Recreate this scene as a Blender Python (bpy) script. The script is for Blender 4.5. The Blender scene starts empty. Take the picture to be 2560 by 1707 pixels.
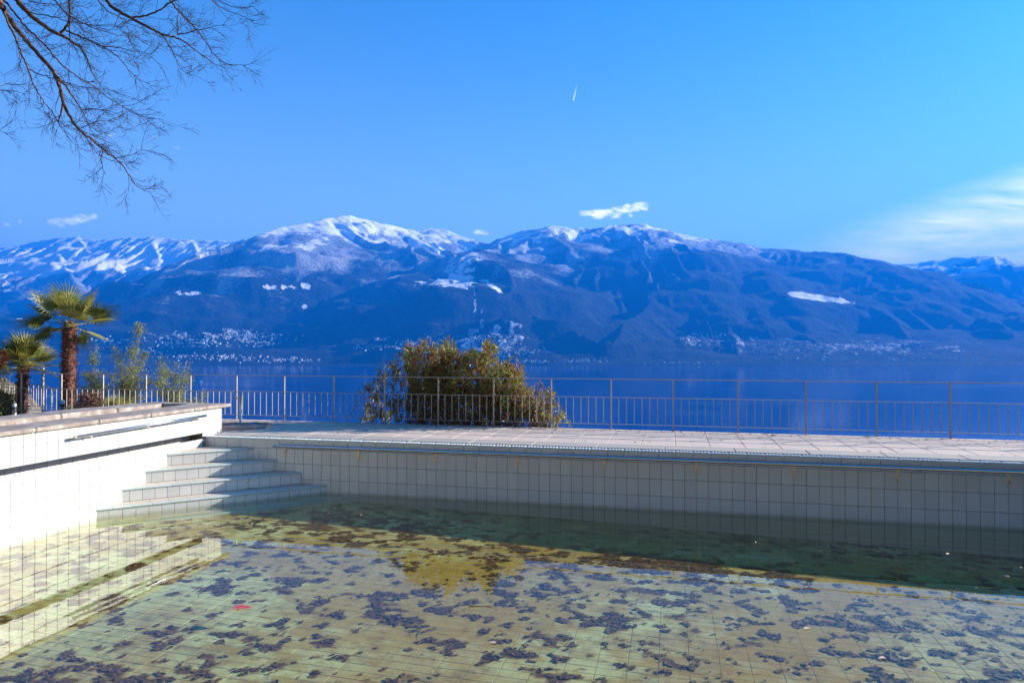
import bpy, math, random
import numpy as np
from mathutils import Vector, Matrix

random.seed(7)
rng = np.random.default_rng(11)
SC = bpy.context.scene
COL = SC.collection
R = math.radians

# ------------------------------------------------------------------ camera
CAM = np.array([7.8572, -10.3252, 2.392])
YAW, PITCH = -0.2293, 0.0099
FPX = 24.0 / 36.0 * 2560.0
cd = bpy.data.cameras.new('camera')
cd.lens, cd.sensor_width, cd.clip_start, cd.clip_end = 24, 36, 0.05, 60000
cam = bpy.data.objects.new('camera', cd)
cam.location = CAM
cam.rotation_euler = (math.pi / 2 + PITCH, 0, -YAW)
COL.objects.link(cam)
SC.camera = cam
SC.view_settings.view_transform = 'Standard'
SC.view_settings.look = 'None'
SC.view_settings.gamma = 1
SC.view_settings.exposure = 1.82
SC.render.engine = 'CYCLES'
SC.cycles.max_bounces = 7
SC.cycles.diffuse_bounces = 3
SC.cycles.glossy_bounces = 3
SC.cycles.transparent_max_bounces = 16
SC.cycles.volume_bounces = 0
SC.cycles.sample_clamp_indirect = 6
SC.cycles.use_denoising = True

# ------------------------------------------------------------------ sun and sky
SUN_TO = Vector((2.18, 1.43, 1.0)).normalized()
elev = math.asin(SUN_TO.z)
sd = bpy.data.lights.new('sun', 'SUN')
sd.energy, sd.angle, sd.color = 5.0, R(0.53), (1.0, 0.91, 0.79)
sun = bpy.data.objects.new('sun', sd)
sun.rotation_euler = SUN_TO.to_track_quat('Z', 'Y').to_euler()
sun.location = (40, 30, 40)
COL.objects.link(sun)

W = bpy.data.worlds.new('World')
SC.world = W
W.use_nodes = True
nt = W.node_tree
nt.nodes.clear()


class G:
    """tiny node-graph helper"""
    def __init__(s, tree):
        s.t = tree

    def n(s, kind, **kw):
        nd = s.t.nodes.new(kind)
        for k, v in kw.items():
            if k.startswith('i_'):
                key = k[2:].replace('_', ' ')
                nd.inputs[key].default_value = v
            else:
                setattr(nd, k, v)
        return nd

    def l(s, a, b):
        s.t.links.new(a, b)

    def m(s, op, a, b=None, c=None, clamp=False):
        nd = s.t.nodes.new('ShaderNodeMath')
        nd.operation = op
        nd.use_clamp = clamp
        for i, v in enumerate((a, b, c)):
            if v is None:
                continue
            if isinstance(v, (int, float)):
                nd.inputs[i].default_value = v
            else:
                s.l(v, nd.inputs[i])
        return nd.outputs[0]

    def ramp(s, fac, pts, interp='LINEAR'):
        nd = s.t.nodes.new('ShaderNodeValToRGB')
        cr = nd.color_ramp
        cr.interpolation = interp
        while len(cr.elements) < len(pts):
            cr.elements.new(0.5)
        for e, (p, c) in zip(cr.elements, pts):
            e.position = p
            e.color = tuple(c) + (1,) if len(c) == 3 else c
        s.l(fac, nd.inputs[0])
        return nd.outputs[0]

    def mix(s, fac, a, b, mode='MIX'):
        nd = s.t.nodes.new('ShaderNodeMix')
        nd.data_type = 'RGBA'
        nd.blend_type = mode
        for i, v in ((0, fac), (6, a), (7, b)):
            if isinstance(v, (int, float)):
                nd.inputs[i].default_value = v
            elif isinstance(v, tuple):
                nd.inputs[i].default_value = v + (1,) if len(v) == 3 else v
            else:
                s.l(v, nd.inputs[i])
        return nd.outputs[2]

    def sep(s, v):
        nd = s.t.nodes.new('ShaderNodeSeparateXYZ')
        s.l(v, nd.inputs[0])
        return nd.outputs

    def noise(s, vec, scale, detail=3.0, rough=0.55, dist=0.0):
        nd = s.t.nodes.new('ShaderNodeTexNoise')
        nd.inputs['Scale'].default_value = scale
        nd.inputs['Detail'].default_value = detail
        nd.inputs['Roughness'].default_value = rough
        nd.inputs['Distortion'].default_value = dist
        if vec is not None:
            s.l(vec, nd.inputs['Vector'])
        return nd.outputs[0]

    def mapping(s, vec, scale=(1, 1, 1), rot=(0, 0, 0), loc=(0, 0, 0)):
        nd = s.t.nodes.new('ShaderNodeMapping')
        nd.inputs['Scale'].default_value = scale
        nd.inputs['Rotation'].default_value = rot
        nd.inputs['Location'].default_value = loc
        s.l(vec, nd.inputs['Vector'])
        return nd.outputs[0]

    def comb(s, x, y, z):
        nd = s.t.nodes.new('ShaderNodeCombineXYZ')
        for i, v in enumerate((x, y, z)):
            if isinstance(v, (int, float)):
                nd.inputs[i].default_value = v
            else:
                s.l(v, nd.inputs[i])
        return nd.outputs[0]


g = G(nt)
sky = g.n('ShaderNodeTexSky', sky_type='NISHITA', sun_disc=False)
sky.sun_elevation = elev
sky.sun_rotation = math.atan2(SUN_TO.x, SUN_TO.y)
sky.altitude = 300
sky.air_density, sky.dust_density, sky.ozone_density = 1.0, 0.9, 2.4
bg = g.n('ShaderNodeBackground')
bg.inputs['Strength'].default_value = 0.08
out = g.n('ShaderNodeOutputWorld')
tc = g.n('ShaderNodeTexCoord')
vx, vy, vz = g.sep(tc.outputs['Generated'])
# compass slope coordinates of a direction: a = sideways, e = upwards (fixed to the place)
cy, sy = math.cos(YAW), math.sin(YAW)
fw = g.m('MAXIMUM', g.m('ADD', g.m('MULTIPLY', vx, sy), g.m('MULTIPLY', vy, cy)), 0.02)
sd_ = g.m('SUBTRACT', g.m('MULTIPLY', vx, cy), g.m('MULTIPLY', vy, sy))
ca = g.m('DIVIDE', sd_, fw)
ce = g.m('DIVIDE', vz, fw)
front = g.m('GREATER_THAN', fw, 0.05)
cvec = g.comb(ca, ce, 0.0)
# richer blue of the clear winter sky
hs = g.n('ShaderNodeHueSaturation')
hs.inputs['Saturation'].default_value = 1.28
g.l(sky.outputs[0], hs.inputs['Color'])
base = g.mix(1.0, hs.outputs[0], (0.08, 0.68, 0.80), 'MULTIPLY')
hz = g.m('MULTIPLY', g.m('POWER', 2.718, g.m('MULTIPLY', g.m('ABSOLUTE', vz), -7.5)), .95)
base = g.mix(hz, base, (9.0, 9.4, 6.8))


def blob(cu, cv, ru, rv, tilt=0.0, nscale=60.0, amp=1.0, soft=1.5):
    """small cumulus at photo-like bearing cu / height cv (slopes)"""
    dx = g.m('SUBTRACT', ca, cu)
    dy = g.m('SUBTRACT', ce, cv)
    dy = g.m('SUBTRACT', dy, g.m('MULTIPLY', dx, tilt))
    r = g.m('ADD', g.m('POWER', g.m('DIVIDE', dx, ru), 2.0), g.m('POWER', g.m('DIVIDE', dy, rv), 2.0))
    nz = g.noise(g.mapping(cvec, (1, 1.8, 1)), nscale, 7.0, 0.65)
    v = g.m('SUBTRACT', g.m('ADD', 1.0, g.m('MULTIPLY', g.m('SUBTRACT', nz, 0.5), amp * 4)), r)
    mr = g.n('ShaderNodeMapRange', interpolation_type='SMOOTHSTEP')
    mr.inputs['From Min'].default_value = 0.0
    mr.inputs['From Max'].default_value = soft
    g.l(v, mr.inputs['Value'])
    return g.m('MULTIPLY', mr.outputs[0], front)


def sl(u, v):
    return (u - 1280) / FPX, -(v - 870.4) / FPX


def cover(acc, m, k=1.0):
    return g.m('MAXIMUM', acc, g.m('MULTIPLY', m, k))


cl = None
for u, v, ru, rv, t, k, ns in ((1505, 534, 62, 15, 0.03, 1.0, 60), (1558, 524, 44, 12, 0.1, 1.0, 60), (1592, 516, 36, 14, 0.05, 1.0, 70),
                               (1577, 538, 9, 6, 0, .9, 90), (1203, 581, 22, 10, -0.15, .8, 80),
                               (172, 553, 62, 14, 0.10, .55, 45), (215, 542, 34, 10, 0.0, .5, 60),
                               (275, 337, 20, 6, 0.1, .16, 60), (48, 554, 8, 7, 0, .35, 80), (16, 560, 12, 7, 0, .25, 80),
                               (385, 342, 14, 5, 0, .1, 70), (440, 370, 12, 7, 0, .1, 70)):
    a, e = sl(u, v)
    b = blob(a, e, ru / FPX, rv / FPX, t, ns)
    cl = g.m('MULTIPLY', b, k) if cl is None else cover(cl, b, k)
# cirrus veil low on the right
rot = g.mapping(cvec, (2.2, 17.0, 1), (0, 0, R(-6)), (0.3, 0.0, 0))
n1 = g.noise(rot, 3.2, 8.0, 0.62, 0.35)
n2 = g.noise(g.mapping(cvec, (1.2, 5, 1), (0, 0, R(-8))), 3.0, 4.0, 0.5, 0.2)
st = g.ramp(n1, [(0.30, (0, 0, 0)), (0.72, (1, 1, 1))])
# region: from slope .28 onward right, rising to the right
lim = g.m('ADD', 0.118, g.m('MULTIPLY', g.m('SUBTRACT', ca, 0.36), 0.33))
hi = g.n('ShaderNodeMapRange', interpolation_type='SMOOTHSTEP')
hi.inputs['From Min'].default_value = 0.035
hi.inputs['From Max'].default_value = -0.035
g.l(g.m('SUBTRACT', ce, lim), hi.inputs['Value'])
ri = g.n('ShaderNodeMapRange', interpolation_type='SMOOTHSTEP')
ri.inputs['From Min'].default_value = 0.26
ri.inputs['From Max'].default_value = 0.62
g.l(g.m('ADD', ca, g.m('MULTIPLY', g.m('SUBTRACT', n2, 0.5), 0.3)), ri.inputs['Value'])
cir = g.m('MULTIPLY', g.m('MULTIPLY', hi.outputs[0], ri.outputs[0]), g.m('ADD', 0.18, g.m('MULTIPLY', st, 0.80)))
cir = g.m('MULTIPLY', cir, front)
# contrail
a0, e0 = sl(1438, 232)
dx = g.m('SUBTRACT', ca, a0)
dy = g.m('SUBTRACT', ce, e0)
al = g.m('ADD', g.m('MULTIPLY', dx, .22), g.m('MULTIPLY', dy, .975))
ac = g.m('SUBTRACT', g.m('MULTIPLY', dx, .975), g.m('MULTIPLY', dy, .22))
tr = g.m('SUBTRACT', 1.0, g.m('ABSOLUTE', g.m('DIVIDE', ac, 1.8 / FPX)), clamp=True)
tl = g.m('SUBTRACT', 1.0, g.m('DIVIDE', g.m('ADD', al, 18 / FPX), 42 / FPX), clamp=True)
tr = g.m('MULTIPLY', g.m('MULTIPLY', tr, tl), g.m('GREATER_THAN', al, -18 / FPX))
allc = g.m('MAXIMUM', g.m('MAXIMUM', cl, cir), g.m('MULTIPLY', g.m('MULTIPLY', tr, front), .6), clamp=True)
withc = g.mix(allc, base, (13.0, 12.2, 10.6))
g.l(withc, bg.inputs['Color'])
g.l(bg.outputs[0], out.inputs['Surface'])


# ------------------------------------------------------------------ basic helpers
def at(u, v, D):
    """world point on the sight line of photo pixel (u, v) at forward distance D"""
    x, z, y = (u - 1280) / FPX, -(v - 853.5) / FPX, 1.0
    s, c = math.sin(PITCH), math.cos(PITCH)
    y, z = y * c - z * s, y * s + z * c
    x, z, y = x / y, z / y, 1.0
    s, c = math.sin(YAW), math.cos(YAW)
    return CAM + D * np.array([x * c + y * s, -x * s + y * c, z])


def link(o, parent=None):
    COL.objects.link(o)
    if parent is not None:
        o.parent = parent
    return o


def tag(o, label=None, cat=None, group=None, kind=None):
    if label: o['label'] = label
    if cat: o['category'] = cat
    if group: o['group'] = group
    if kind: o['kind'] = kind
    return o


def empty(name, loc=(0, 0, 0), **kw):
    o = bpy.data.objects.new(name, None)
    o.location = loc
    COL.objects.link(o)
    return tag(o, **kw)


def mesh_np(name, V, F, mats=(), midx=None, smooth=False):
    """V (n,3), F list of arrays / one (m,k) array with constant k"""
    me = bpy.data.meshes.new(name)
    V = np.asarray(V, dtype=np.float32)
    if isinstance(F, np.ndarray):
        F = [F]
    F = [f for f in F if len(f)]
    loops = np.concatenate([f.ravel() for f in F]).astype(np.int32)
    tot = np.concatenate([np.full(len(f), f.shape[1], np.int32) for f in F])
    start = np.concatenate([[0], np.cumsum(tot)[:-1]]).astype(np.int32)
    me.vertices.add(len(V))
    me.vertices.foreach_set('co', V.ravel())
    me.loops.add(len(loops))
    me.loops.foreach_set('vertex_index', loops)
    me.polygons.add(len(tot))
    me.polygons.foreach_set('loop_start', start)
    me.polygons.foreach_set('loop_total', tot)
    for m in mats:
        me.materials.append(m)
    if midx is not None:
        me.polygons.foreach_set('material_index', np.asarray(midx, np.int32))
    me.polygons.foreach_set('use_smooth', np.full(len(tot), bool(smooth)))
    me.update(calc_edges=True)
    me.validate()
    return me


class MB:
    """collects boxes, tubes, prisms with a material slot each"""
    def __init__(s):
        s.v, s.f, s.mi = [], [], []
        s.n = 0

    def add(s, V, F, mi=0):
        V = [tuple(map(float, p)) for p in V]
        s.v += V
        for f in F:
            s.f.append([i + s.n for i in f])
            s.mi.append(mi)
        s.n += len(V)
        return s

    def box(s, a, b, mi=0):
        x0, y0, z0 = a
        x1, y1, z1 = b
        V = [(x0, y0, z0), (x1, y0, z0), (x1, y1, z0), (x0, y1, z0), (x0, y0, z1), (x1, y0, z1), (x1, y1, z1), (x0, y1, z1)]
        F = [(0, 3, 2, 1), (4, 5, 6, 7), (0, 1, 5, 4), (1, 2, 6, 5), (2, 3, 7, 6), (3, 0, 4, 7)]
        return s.add(V, F, mi)

    def bbox(s, a, b, bev=0.004, mi=0):
        """box with a bevelled top rim and side edges (all 12 edges chamfered)"""
        a, b = np.array(a, float), np.array(b, float)
        bev = min(bev, *(abs(b - a) * 0.45))
        pts = []
        for ax in range(3):
            for sgn in (0, 1):
                q = []
                o = [i for i in range(3) if i != ax]
                for cu, cv in ((0, 0), (1, 0), (1, 1), (0, 1)):
                    p = np.zeros(3)
                    p[ax] = b[ax] if sgn else a[ax]
                    for k, c in ((o[0], cu), (o[1], cv)):
                        p[k] = (b[k] - bev) if c else (a[k] + bev)
                    q.append(p)
                pts.append(q)
        import itertools
        V = [p for q in pts for p in q]
        F = []
        cen = (a + b) / 2

        def face(idx):
            P = [V[i] for i in idx]
            nrm = np.cross(P[1] - P[0], P[2] - P[0])
            if np.dot(nrm, np.mean(P, axis=0) - cen) < 0:
                idx = idx[::-1]
            F.append(tuple(idx))
        for k in range(6):
            face([4 * k + i for i in range(4)])
        # edges
        for k1, k2 in itertools.combinations(range(6), 2):
            if k1 // 2 == k2 // 2:
                continue
            m1 = [i for i in range(4 * k1, 4 * k1 + 4)]
            m2 = [i for i in range(4 * k2, 4 * k2 + 4)]
            pr = sorted(((np.linalg.norm(V[i] - V[j]), i, j) for i in m1 for j in m2))[:2]
            (_, i0, j0), (_, i1, j1) = pr
            face([i0, i1, j1, j0])
        # corners
        for sx in (0, 1):
            for sy_ in (0, 1):
                for sz in (0, 1):
                    c = np.array([(b if s_ else a)[k] for k, s_ in enumerate((sx, sy_, sz))])
                    idx = [min(range(4 * k, 4 * k + 4), key=lambda i: np.linalg.norm(V[i] - c)) for k in (0 + sx, 2 + sy_, 4 + sz)]
                    face(idx)
        return s.add(V, F, mi)

    def tube(s, pts, rad, n=8, mi=0, caps=True):
        V, F = tube_arrays(pts, rad, n)
        s.add(V, [tuple(f) for f in F], mi)
        if caps:
            k = len(pts)
            b = s.n - len(V)
            s.f.append([b + i for i in range(n)][::-1]); s.mi.append(mi)
            s.f.append([b + (k - 1) * n + i for i in range(n)]); s.mi.append(mi)
        return s

    def build(s, name, mats, parent=None, smooth=False, **kw):
        if not isinstance(mats, (list, tuple)):
            mats = [mats]
        me = bpy.data.meshes.new(name)
        me.from_pydata(s.v, [], s.f)
        for m in mats:
            me.materials.append(m)
        me.polygons.foreach_set('material_index', s.mi)
        if smooth:
            me.polygons.foreach_set('use_smooth', [True] * len(s.f))
        me.update()
        o = bpy.data.objects.new(name, me)
        link(o, parent)
        return tag(o, **kw)


def tube_arrays(pts, rad, n):
    pts = np.asarray(pts, float)
    k = len(pts)
    rad = np.broadcast_to(np.asarray(rad, float), (k,))
    T = np.gradient(pts, axis=0)
    T /= np.linalg.norm(T, axis=1)[:, None] + 1e-12
    up = np.array([0, 0, 1.0]) if abs(T[0][2]) < 0.9 else np.array([1.0, 0, 0])
    A = np.cross(T, up); A /= np.linalg.norm(A, axis=1)[:, None] + 1e-9
    B = np.cross(T, A)
    ang = np.arange(n) * 2 * math.pi / n
    ring = pts[:, None, :] + rad[:, None, None] * (np.cos(ang)[None, :, None] * A[:, None, :] + np.sin(ang)[None, :, None] * B[:, None, :])
    V = ring.reshape(-1, 3)
    i = np.arange(k - 1)[:, None] * n
    j = np.arange(n)[None, :]
    j2 = (j + 1) % n
    F = np.stack([i + j, i + n + j, i + n + j2, i + j2], -1).reshape(-1, 4)
    return V, F


class TB:
    """batch of many tubes as numpy arrays"""
    def __init__(s):
        s.V, s.F, s.n = [], [], 0

    def tube(s, pts, rad, n=3):
        V, F = tube_arrays(pts, rad, n)
        s.V.append(V); s.F.append(F + s.n); s.n += len(V)

    def build(s, name, mat, parent=None, smooth=True, **kw):
        me = mesh_np(name, np.concatenate(s.V), np.concatenate(s.F), [mat], smooth=smooth)
        o = bpy.data.objects.new(name, me)
        link(o, parent)
        return tag(o, **kw)


def child(name, me, parent, loc=(0, 0, 0), rotz=0.0, scale=None, **kw):
    o = bpy.data.objects.new(name, me)
    o.location = loc
    o.rotation_euler = (0, 0, rotz)
    if scale: o.scale = scale
    link(o, parent)
    return tag(o, **kw)


# ------------------------------------------------------------------ materials
def mat(name, color=(.5, .5, .5), rough=.6, metal=0.0, spec=.5, build=None):
    m = bpy.data.materials.new(name)
    m.use_nodes = True
    t = m.node_tree
    b = t.nodes['Principled BSDF']
    b.inputs['Base Color'].default_value = (*color, 1)
    b.inputs['Roughness'].default_value = rough
    b.inputs['Metallic'].default_value = metal
    b.inputs['Specular IOR Level'].default_value = spec
    if build:
        gg = G(t)
        build(gg, b)
    return m


def geo(gg):
    return gg.n('ShaderNodeNewGeometry').outputs['Position']


def rnd(gg):
    return gg.n('ShaderNodeObjectInfo').outputs['Random']


def bump(gg, b, h, strength=.3, dist=.01):
    nd = gg.n('ShaderNodeBump')
    nd.inputs['Strength'].default_value = strength
    nd.inputs['Distance'].default_value = dist
    gg.l(h, nd.inputs['Height'])
    gg.l(nd.outputs[0], b.inputs['Normal'])


def tile_mat(name, c0, c1, dirt=(.42, .33, .24), dirt_amt=.35, rough=.22):
    def f(gg, b):
        p = geo(gg)
        r = rnd(gg)
        base = gg.mix(r, c0, c1)
        n = gg.noise(p, 3.0, 5, .6)
        n2 = gg.noise(gg.mapping(p, (9, 9, 1.3)), 2.0, 4, .6)
        d = gg.m('MULTIPLY', gg.ramp(n2, [(.55, (0, 0, 0)), (.8, (1, 1, 1))]), dirt_amt)
        c = gg.mix(d, base, dirt)
        c = gg.mix(gg.m('MULTIPLY', n, .12), c, (.55, .57, .55))
        x_, y_, z_ = gg.sep(p)
        wl = gg.m('SUBTRACT', 1.0, gg.m('DIVIDE', gg.m('ABSOLUTE', gg.m('SUBTRACT', z_, .012)), .034), clamp=True)
        wl = gg.m('MULTIPLY', wl, gg.ramp(gg.noise(gg.mapping(p, (5, 5, 1)), 3, 4, .7), [(.35, (.25, .25, .25)), (.7, (1, 1, 1))]))
        c = gg.mix(gg.m('MULTIPLY', wl, .55), c, (.24, .20, .12))
        rs = gg.ramp(gg.noise(gg.mapping(p, (16, 16, .8)), 2.0, 3, .6), [(.64, (0, 0, 0)), (.78, (1, 1, 1))])
        c = gg.mix(gg.m('MULTIPLY', rs, dirt_amt), c, (.34, .22, .13))
        gg.l(c, b.inputs['Base Color'])
        gg.l(gg.m('ADD', rough, gg.m('MULTIPLY', n, .2)), b.inputs['Roughness'])
        bump(gg, b, gg.noise(p, 9, 2, .5), .08, .02)
    return mat(name, c0, rough, build=f)


M = {}
M['tile'] = tile_mat('glazed_white_tile', (.60, .62, .615), (.54, .56, .56), dirt_amt=.10)
M['tile_step'] = tile_mat('glazed_step_tile', (.70, .70, .67), (.62, .625, .61), dirt_amt=.3)
M['nosing'] = tile_mat('pale_green_nosing_tile', (.50, .58, .54), (.44, .52, .49), dirt_amt=.2, rough=.35)
M['tread'] = tile_mat('beige_tread_tile', (.62, .52, .42), (.56, .47, .39), dirt=(.3, .22, .16), dirt_amt=.35, rough=.6)
M['lip'] = tile_mat('grip_edge_tile', (.55, .60, .60), (.50, .56, .57), dirt_amt=.2, rough=.3)
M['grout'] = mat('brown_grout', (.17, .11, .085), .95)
M['grout_sun'] = mat('sunlit_brown_grout', (.36, .28, .235), .95)  # lit copy of the brown grout: sun on the parapet joints put into the colour
M['grout_floor'] = mat('dark_grout', (.21, .20, .13), .95)


def f_floor(gg, b):
    p = geo(gg)
    r = rnd(gg)
    c = gg.mix(r, (.68, .68, .37), (.60, .62, .35))
    a = gg.noise(p, 0.42, 5, .62, .4)
    a2 = gg.noise(p, 7.0, 5, .68)
    x, y, z = gg.sep(p)
    far = gg.m('MULTIPLY', gg.m('SUBTRACT', x, 4.0), .012)
    al = gg.ramp(gg.m('ADD', gg.m('ADD', gg.m('MULTIPLY', a, .72), gg.m('MULTIPLY', a2, .28)), far), [(.42, (0, 0, 0)), (.60, (1, 1, 1))])
    c = gg.mix(gg.m('MULTIPLY', al, .85), c, (.46, .29, .10))
    bl = gg.ramp(gg.noise(p, 2.6, 6, .72), [(.50, (0, 0, 0)), (.62, (1, 1, 1))])
    c = gg.mix(gg.m('MULTIPLY', bl, .62), c, (.27, .17, .075))
    b3 = gg.ramp(gg.noise(gg.mapping(p, (1, 1.3, 1), (0, 0, .4)), 6.5, 4, .7), [(.56, (0, 0, 0)), (.68, (1, 1, 1))])
    c = gg.mix(gg.m('MULTIPLY', b3, .55), c, (.14, .075, .035))
    sp = gg.ramp(gg.noise(p, 45, 3, .7), [(.58, (0, 0, 0)), (.75, (1, 1, 1))])
    c = gg.mix(gg.m('MULTIPLY', sp, .35), c, (.20, .13, .06))
    gg.l(c, b.inputs['Base Color'])


M['floor_tile'] = mat('algae_stained_green_floor_tile', (.45, .5, .33), .7, build=f_floor)


def f_aggr(c0, c1, dark):
    def f(gg, b):
        p = geo(gg)
        n = gg.noise(p, 260, 2, .7)
        n2 = gg.noise(p, 1.2, 4, .6)
        c = gg.mix(n, c0, c1)
        c = gg.mix(gg.ramp(n, [(.32, (1, 1, 1)), (.42, (0, 0, 0))]), c, dark)
        c = gg.mix(gg.m('MULTIPLY', gg.ramp(n2, [(.42, (0, 0, 0)), (.7, (1, 1, 1))]), .35), c, (.36, .31, .27))
        c = gg.mix(gg.m('MULTIPLY', rnd(gg), .16), c, (.42, .36, .33))
        gg.l(c, b.inputs['Base Color'])
        bump(gg, b, n, .35, .003)
    return f


M['paver'] = mat('exposed_aggregate_paving', (.5, .44, .4), .9, build=f_aggr((.72, .575, .475), (.58, .46, .38), (.26, .20, .17)))
M['coping'] = mat('smooth_coping_stone', (.46, .41, .37), .85, build=f_aggr((.44, .39, .34), (.38, .335, .295), (.29, .25, .22)))


def f_old(gg, b):
    p = geo(gg)
    n = gg.noise(p, 5, 6, .65)
    n2 = gg.noise(gg.mapping(p, (1, 1, 4)), 22, 5, .7)
    c = gg.ramp(n, [(.3, (.19, .145, .12)), (.5, (.32, .27, .235)), (.68, (.50, .45, .40))])
    c = gg.mix(gg.m('MULTIPLY', gg.ramp(n2, [(.55, (0, 0, 0)), (.68, (1, 1, 1))]), .6), c, (.20, .10, .06))
    gg.l(c, b.inputs['Base Color'])
    bump(gg, b, n2, .4, .01)


M['old_stone'] = mat('weathered_lichen_stone', (.4, .35, .3), .9, build=f_old)


def f_metal(c):
    def f(gg, b):
        p = geo(gg)
        n = gg.noise(p, 14, 4, .6)
        cc = gg.mix(gg.ramp(n, [(.55, (0, 0, 0)), (.75, (1, 1, 1))]), c, (.30, .20, .14))
        gg.l(cc, b.inputs['Base Color'])
    return f


M['fence'] = mat('galvanised_painted_steel', (.42, .39, .37), .5, .25, build=f_metal((.38, .35, .335)))
M['steel'] = mat('stainless_tube', (.62, .62, .62), .24, .95)
M['bracket'] = mat('tarnished_bracket_steel', (.8, .6, .4), .5, .1, build=f_metal((.82, .62, .42)))
M['screw'] = mat('dark_screw', (.12, .10, .09), .4, .8)
M['alu'] = mat('matt_aluminium', (.55, .56, .57), .42, .7)
M['black'] = mat('black_plastic', (.02, .02, .02), .4)
M['void'] = mat('shade_dark_concrete', (.10, .085, .075), .9)  # shade inside the open trough put into the concrete colour
M['soil'] = mat('dark_soil', (.07, .05, .035), 1.0)

# ------------------------------------------------------------------ key dimensions (metres, water surface z = 0)
ZD = 0.87            # paved deck level
TW = 1 / 6.0         # wall tile width
ZR = [0.702, 0.4604, 0.2098, -0.0408, -0.2914, -0.60]   # tile courses of the pool wall
X0 = 1.5403          # one vertical joint of the far wall
Y0 = -3.588          # one vertical joint of the left wall
XE, YE = 14.6, -8.4  # right and near ends of the pool


def floor_z(x):
    return -(0.035 + 0.027 * max(x, 0))


# ------------------------------------------------------------------ far pool wall
wall = empty('pool_wall', (0, 0, 0), label='long white tiled pool wall below the paved deck, in shade, with a steel handrail along it', cat='wall')
bk = MB()
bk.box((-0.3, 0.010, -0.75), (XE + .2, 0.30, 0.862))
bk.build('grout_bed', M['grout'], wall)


def tile_mesh(name, w, h, t, m, axis, bev=.003, gap=.0045):
    """tile lying in the x/z plane facing -y (axis 'y') or y/z plane facing +x (axis 'x'); origin at its lower left back"""
    mb = MB()
    if axis == 'y':
        mb.bbox((gap / 2, -t, gap / 2), (w - gap / 2, .004, h - gap / 2), bev)
    elif axis == 'x':
        mb.bbox((-.004, gap / 2, gap / 2), (t, w - gap / 2, h - gap / 2), bev)
    else:
        mb.bbox((gap / 2, gap / 2, -.004), (w - gap / 2, h - gap / 2, t), bev)
    me = bpy.data.meshes.new(name)
    me.from_pydata(mb.v, [], mb.f)
    me.materials.append(m)
    me.update()
    return me


def join_tiles(items, name, m, parent, **kw):
    """items: (mesh, loc); joined as one mesh"""
    Vs, Fs, n = [], {}, 0
    cache = {}
    for me, loc in items:
        if me.name not in cache:
            co = np.zeros(len(me.vertices) * 3, np.float32)
            me.vertices.foreach_get('co', co)
            cache[me.name] = (co.reshape(-1, 3), [tuple(p.vertices) for p in me.polygons])
        co, pol = cache[me.name]
        Vs.append(co + np.array(loc, np.float32))
        for p in pol:
            Fs.setdefault(len(p), []).append([i + n for i in p])
        n += len(co)
    me = mesh_np(name, np.concatenate(Vs), [np.array(f) for f in Fs.values()], [m])
    o = bpy.data.objects.new(name, me)
    link(o, parent)
    return tag(o, **kw)


T_ = .008
rows = {i: tile_mesh('wall_tile', TW, ZR[i] - ZR[i + 1], T_, M['tile'], 'y') for i in range(5)}
rest = []
k0 = -9
for i in range(5):
    for k in range(k0, 79):
        x = X0 + k * TW
        if x + TW < 0.02 or x > XE: continue
        loc = (x, 0.006, ZR[i + 1])
        if i < 3 and x < 12.75:
            child('tile', rows[i], wall, loc)
        else:
            rest.append((rows[i], loc))
join_tiles(rest, 'lower_tiles', M['tile'], wall, kind='stuff')
# top band of long tiles and the ribbed overflow lip
band = tile_mesh('band_tile', .2496, .858 - ZR[0], T_, M['tile'], 'y')
lipm = MB()
lipm.bbox((.002, -.006, -.02), (.2476, .118, -.004), .003)
for q in range(5):
    xx = .016 + q * .0465
    lipm.bbox((xx, -.0075, -.006), (xx + .030, .112, .0035), .003)
lm = bpy.data.meshes.new('edge_tile')
lm.from_pydata(lipm.v, [], lipm.f); lm.materials.append(M['lip']); lm.update()
for k in range(-1, 59):
    x = .175 + k * .2496
    if x + .25 < .01: continue
    child('band_tile', band, wall, (x, 0.006, ZR[0]))
    child('edge_tile', lm, wall, (x, 0.0, 0.872))

# ------------------------------------------------------------------ handrail on far wall
rail = empty('pool_handrail', (1.36, -.08, .75), label='long stainless handrail on short brackets along the shaded far pool wall', cat='handrail')
off = np.array(rail.location)


def local(mb, o):
    o = np.array(o)
    mb.v = [tuple(np.array(p) - o) for p in mb.v]
    return mb


mb = MB().tube([(1.36, -.082, .752), (XE, -.082, .768)], .0235, 16)
local(mb, off).build('rail_tube', M['steel'], rail, smooth=True)
brm = MB()
brm.bbox((-.021, -.016, -.175), (.021, .0, 0.0), .002)
brm.bbox((-.021, -.092, -.012), (.021, -.016, -.004), .002)
brm.box((-.016, -.085, -.004), (.016, -.075, .01))
bme = bpy.data.meshes.new('bracket')
bme.from_pydata(brm.v, [], brm.f); bme.materials.append(M['bracket']); bme.update()
sm_ = MB().tube([(0, -.0155, 0), (0, -.021, 0)], .006, 8)
sme = bpy.data.meshes.new('screw')
sme.from_pydata(sm_.v, [], sm_.f); sme.materials.append(M['screw']); sme.update()
for k in range(10):
    x = X0 + 8 * k * TW
    b = child('bracket', bme, rail, np.array((x, -.002, .735 + .0012 * (x - 1.5))) - off)
    for dz in (-.105, -.15):
        child('screw', sme, b, (0, 0, dz))

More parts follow.
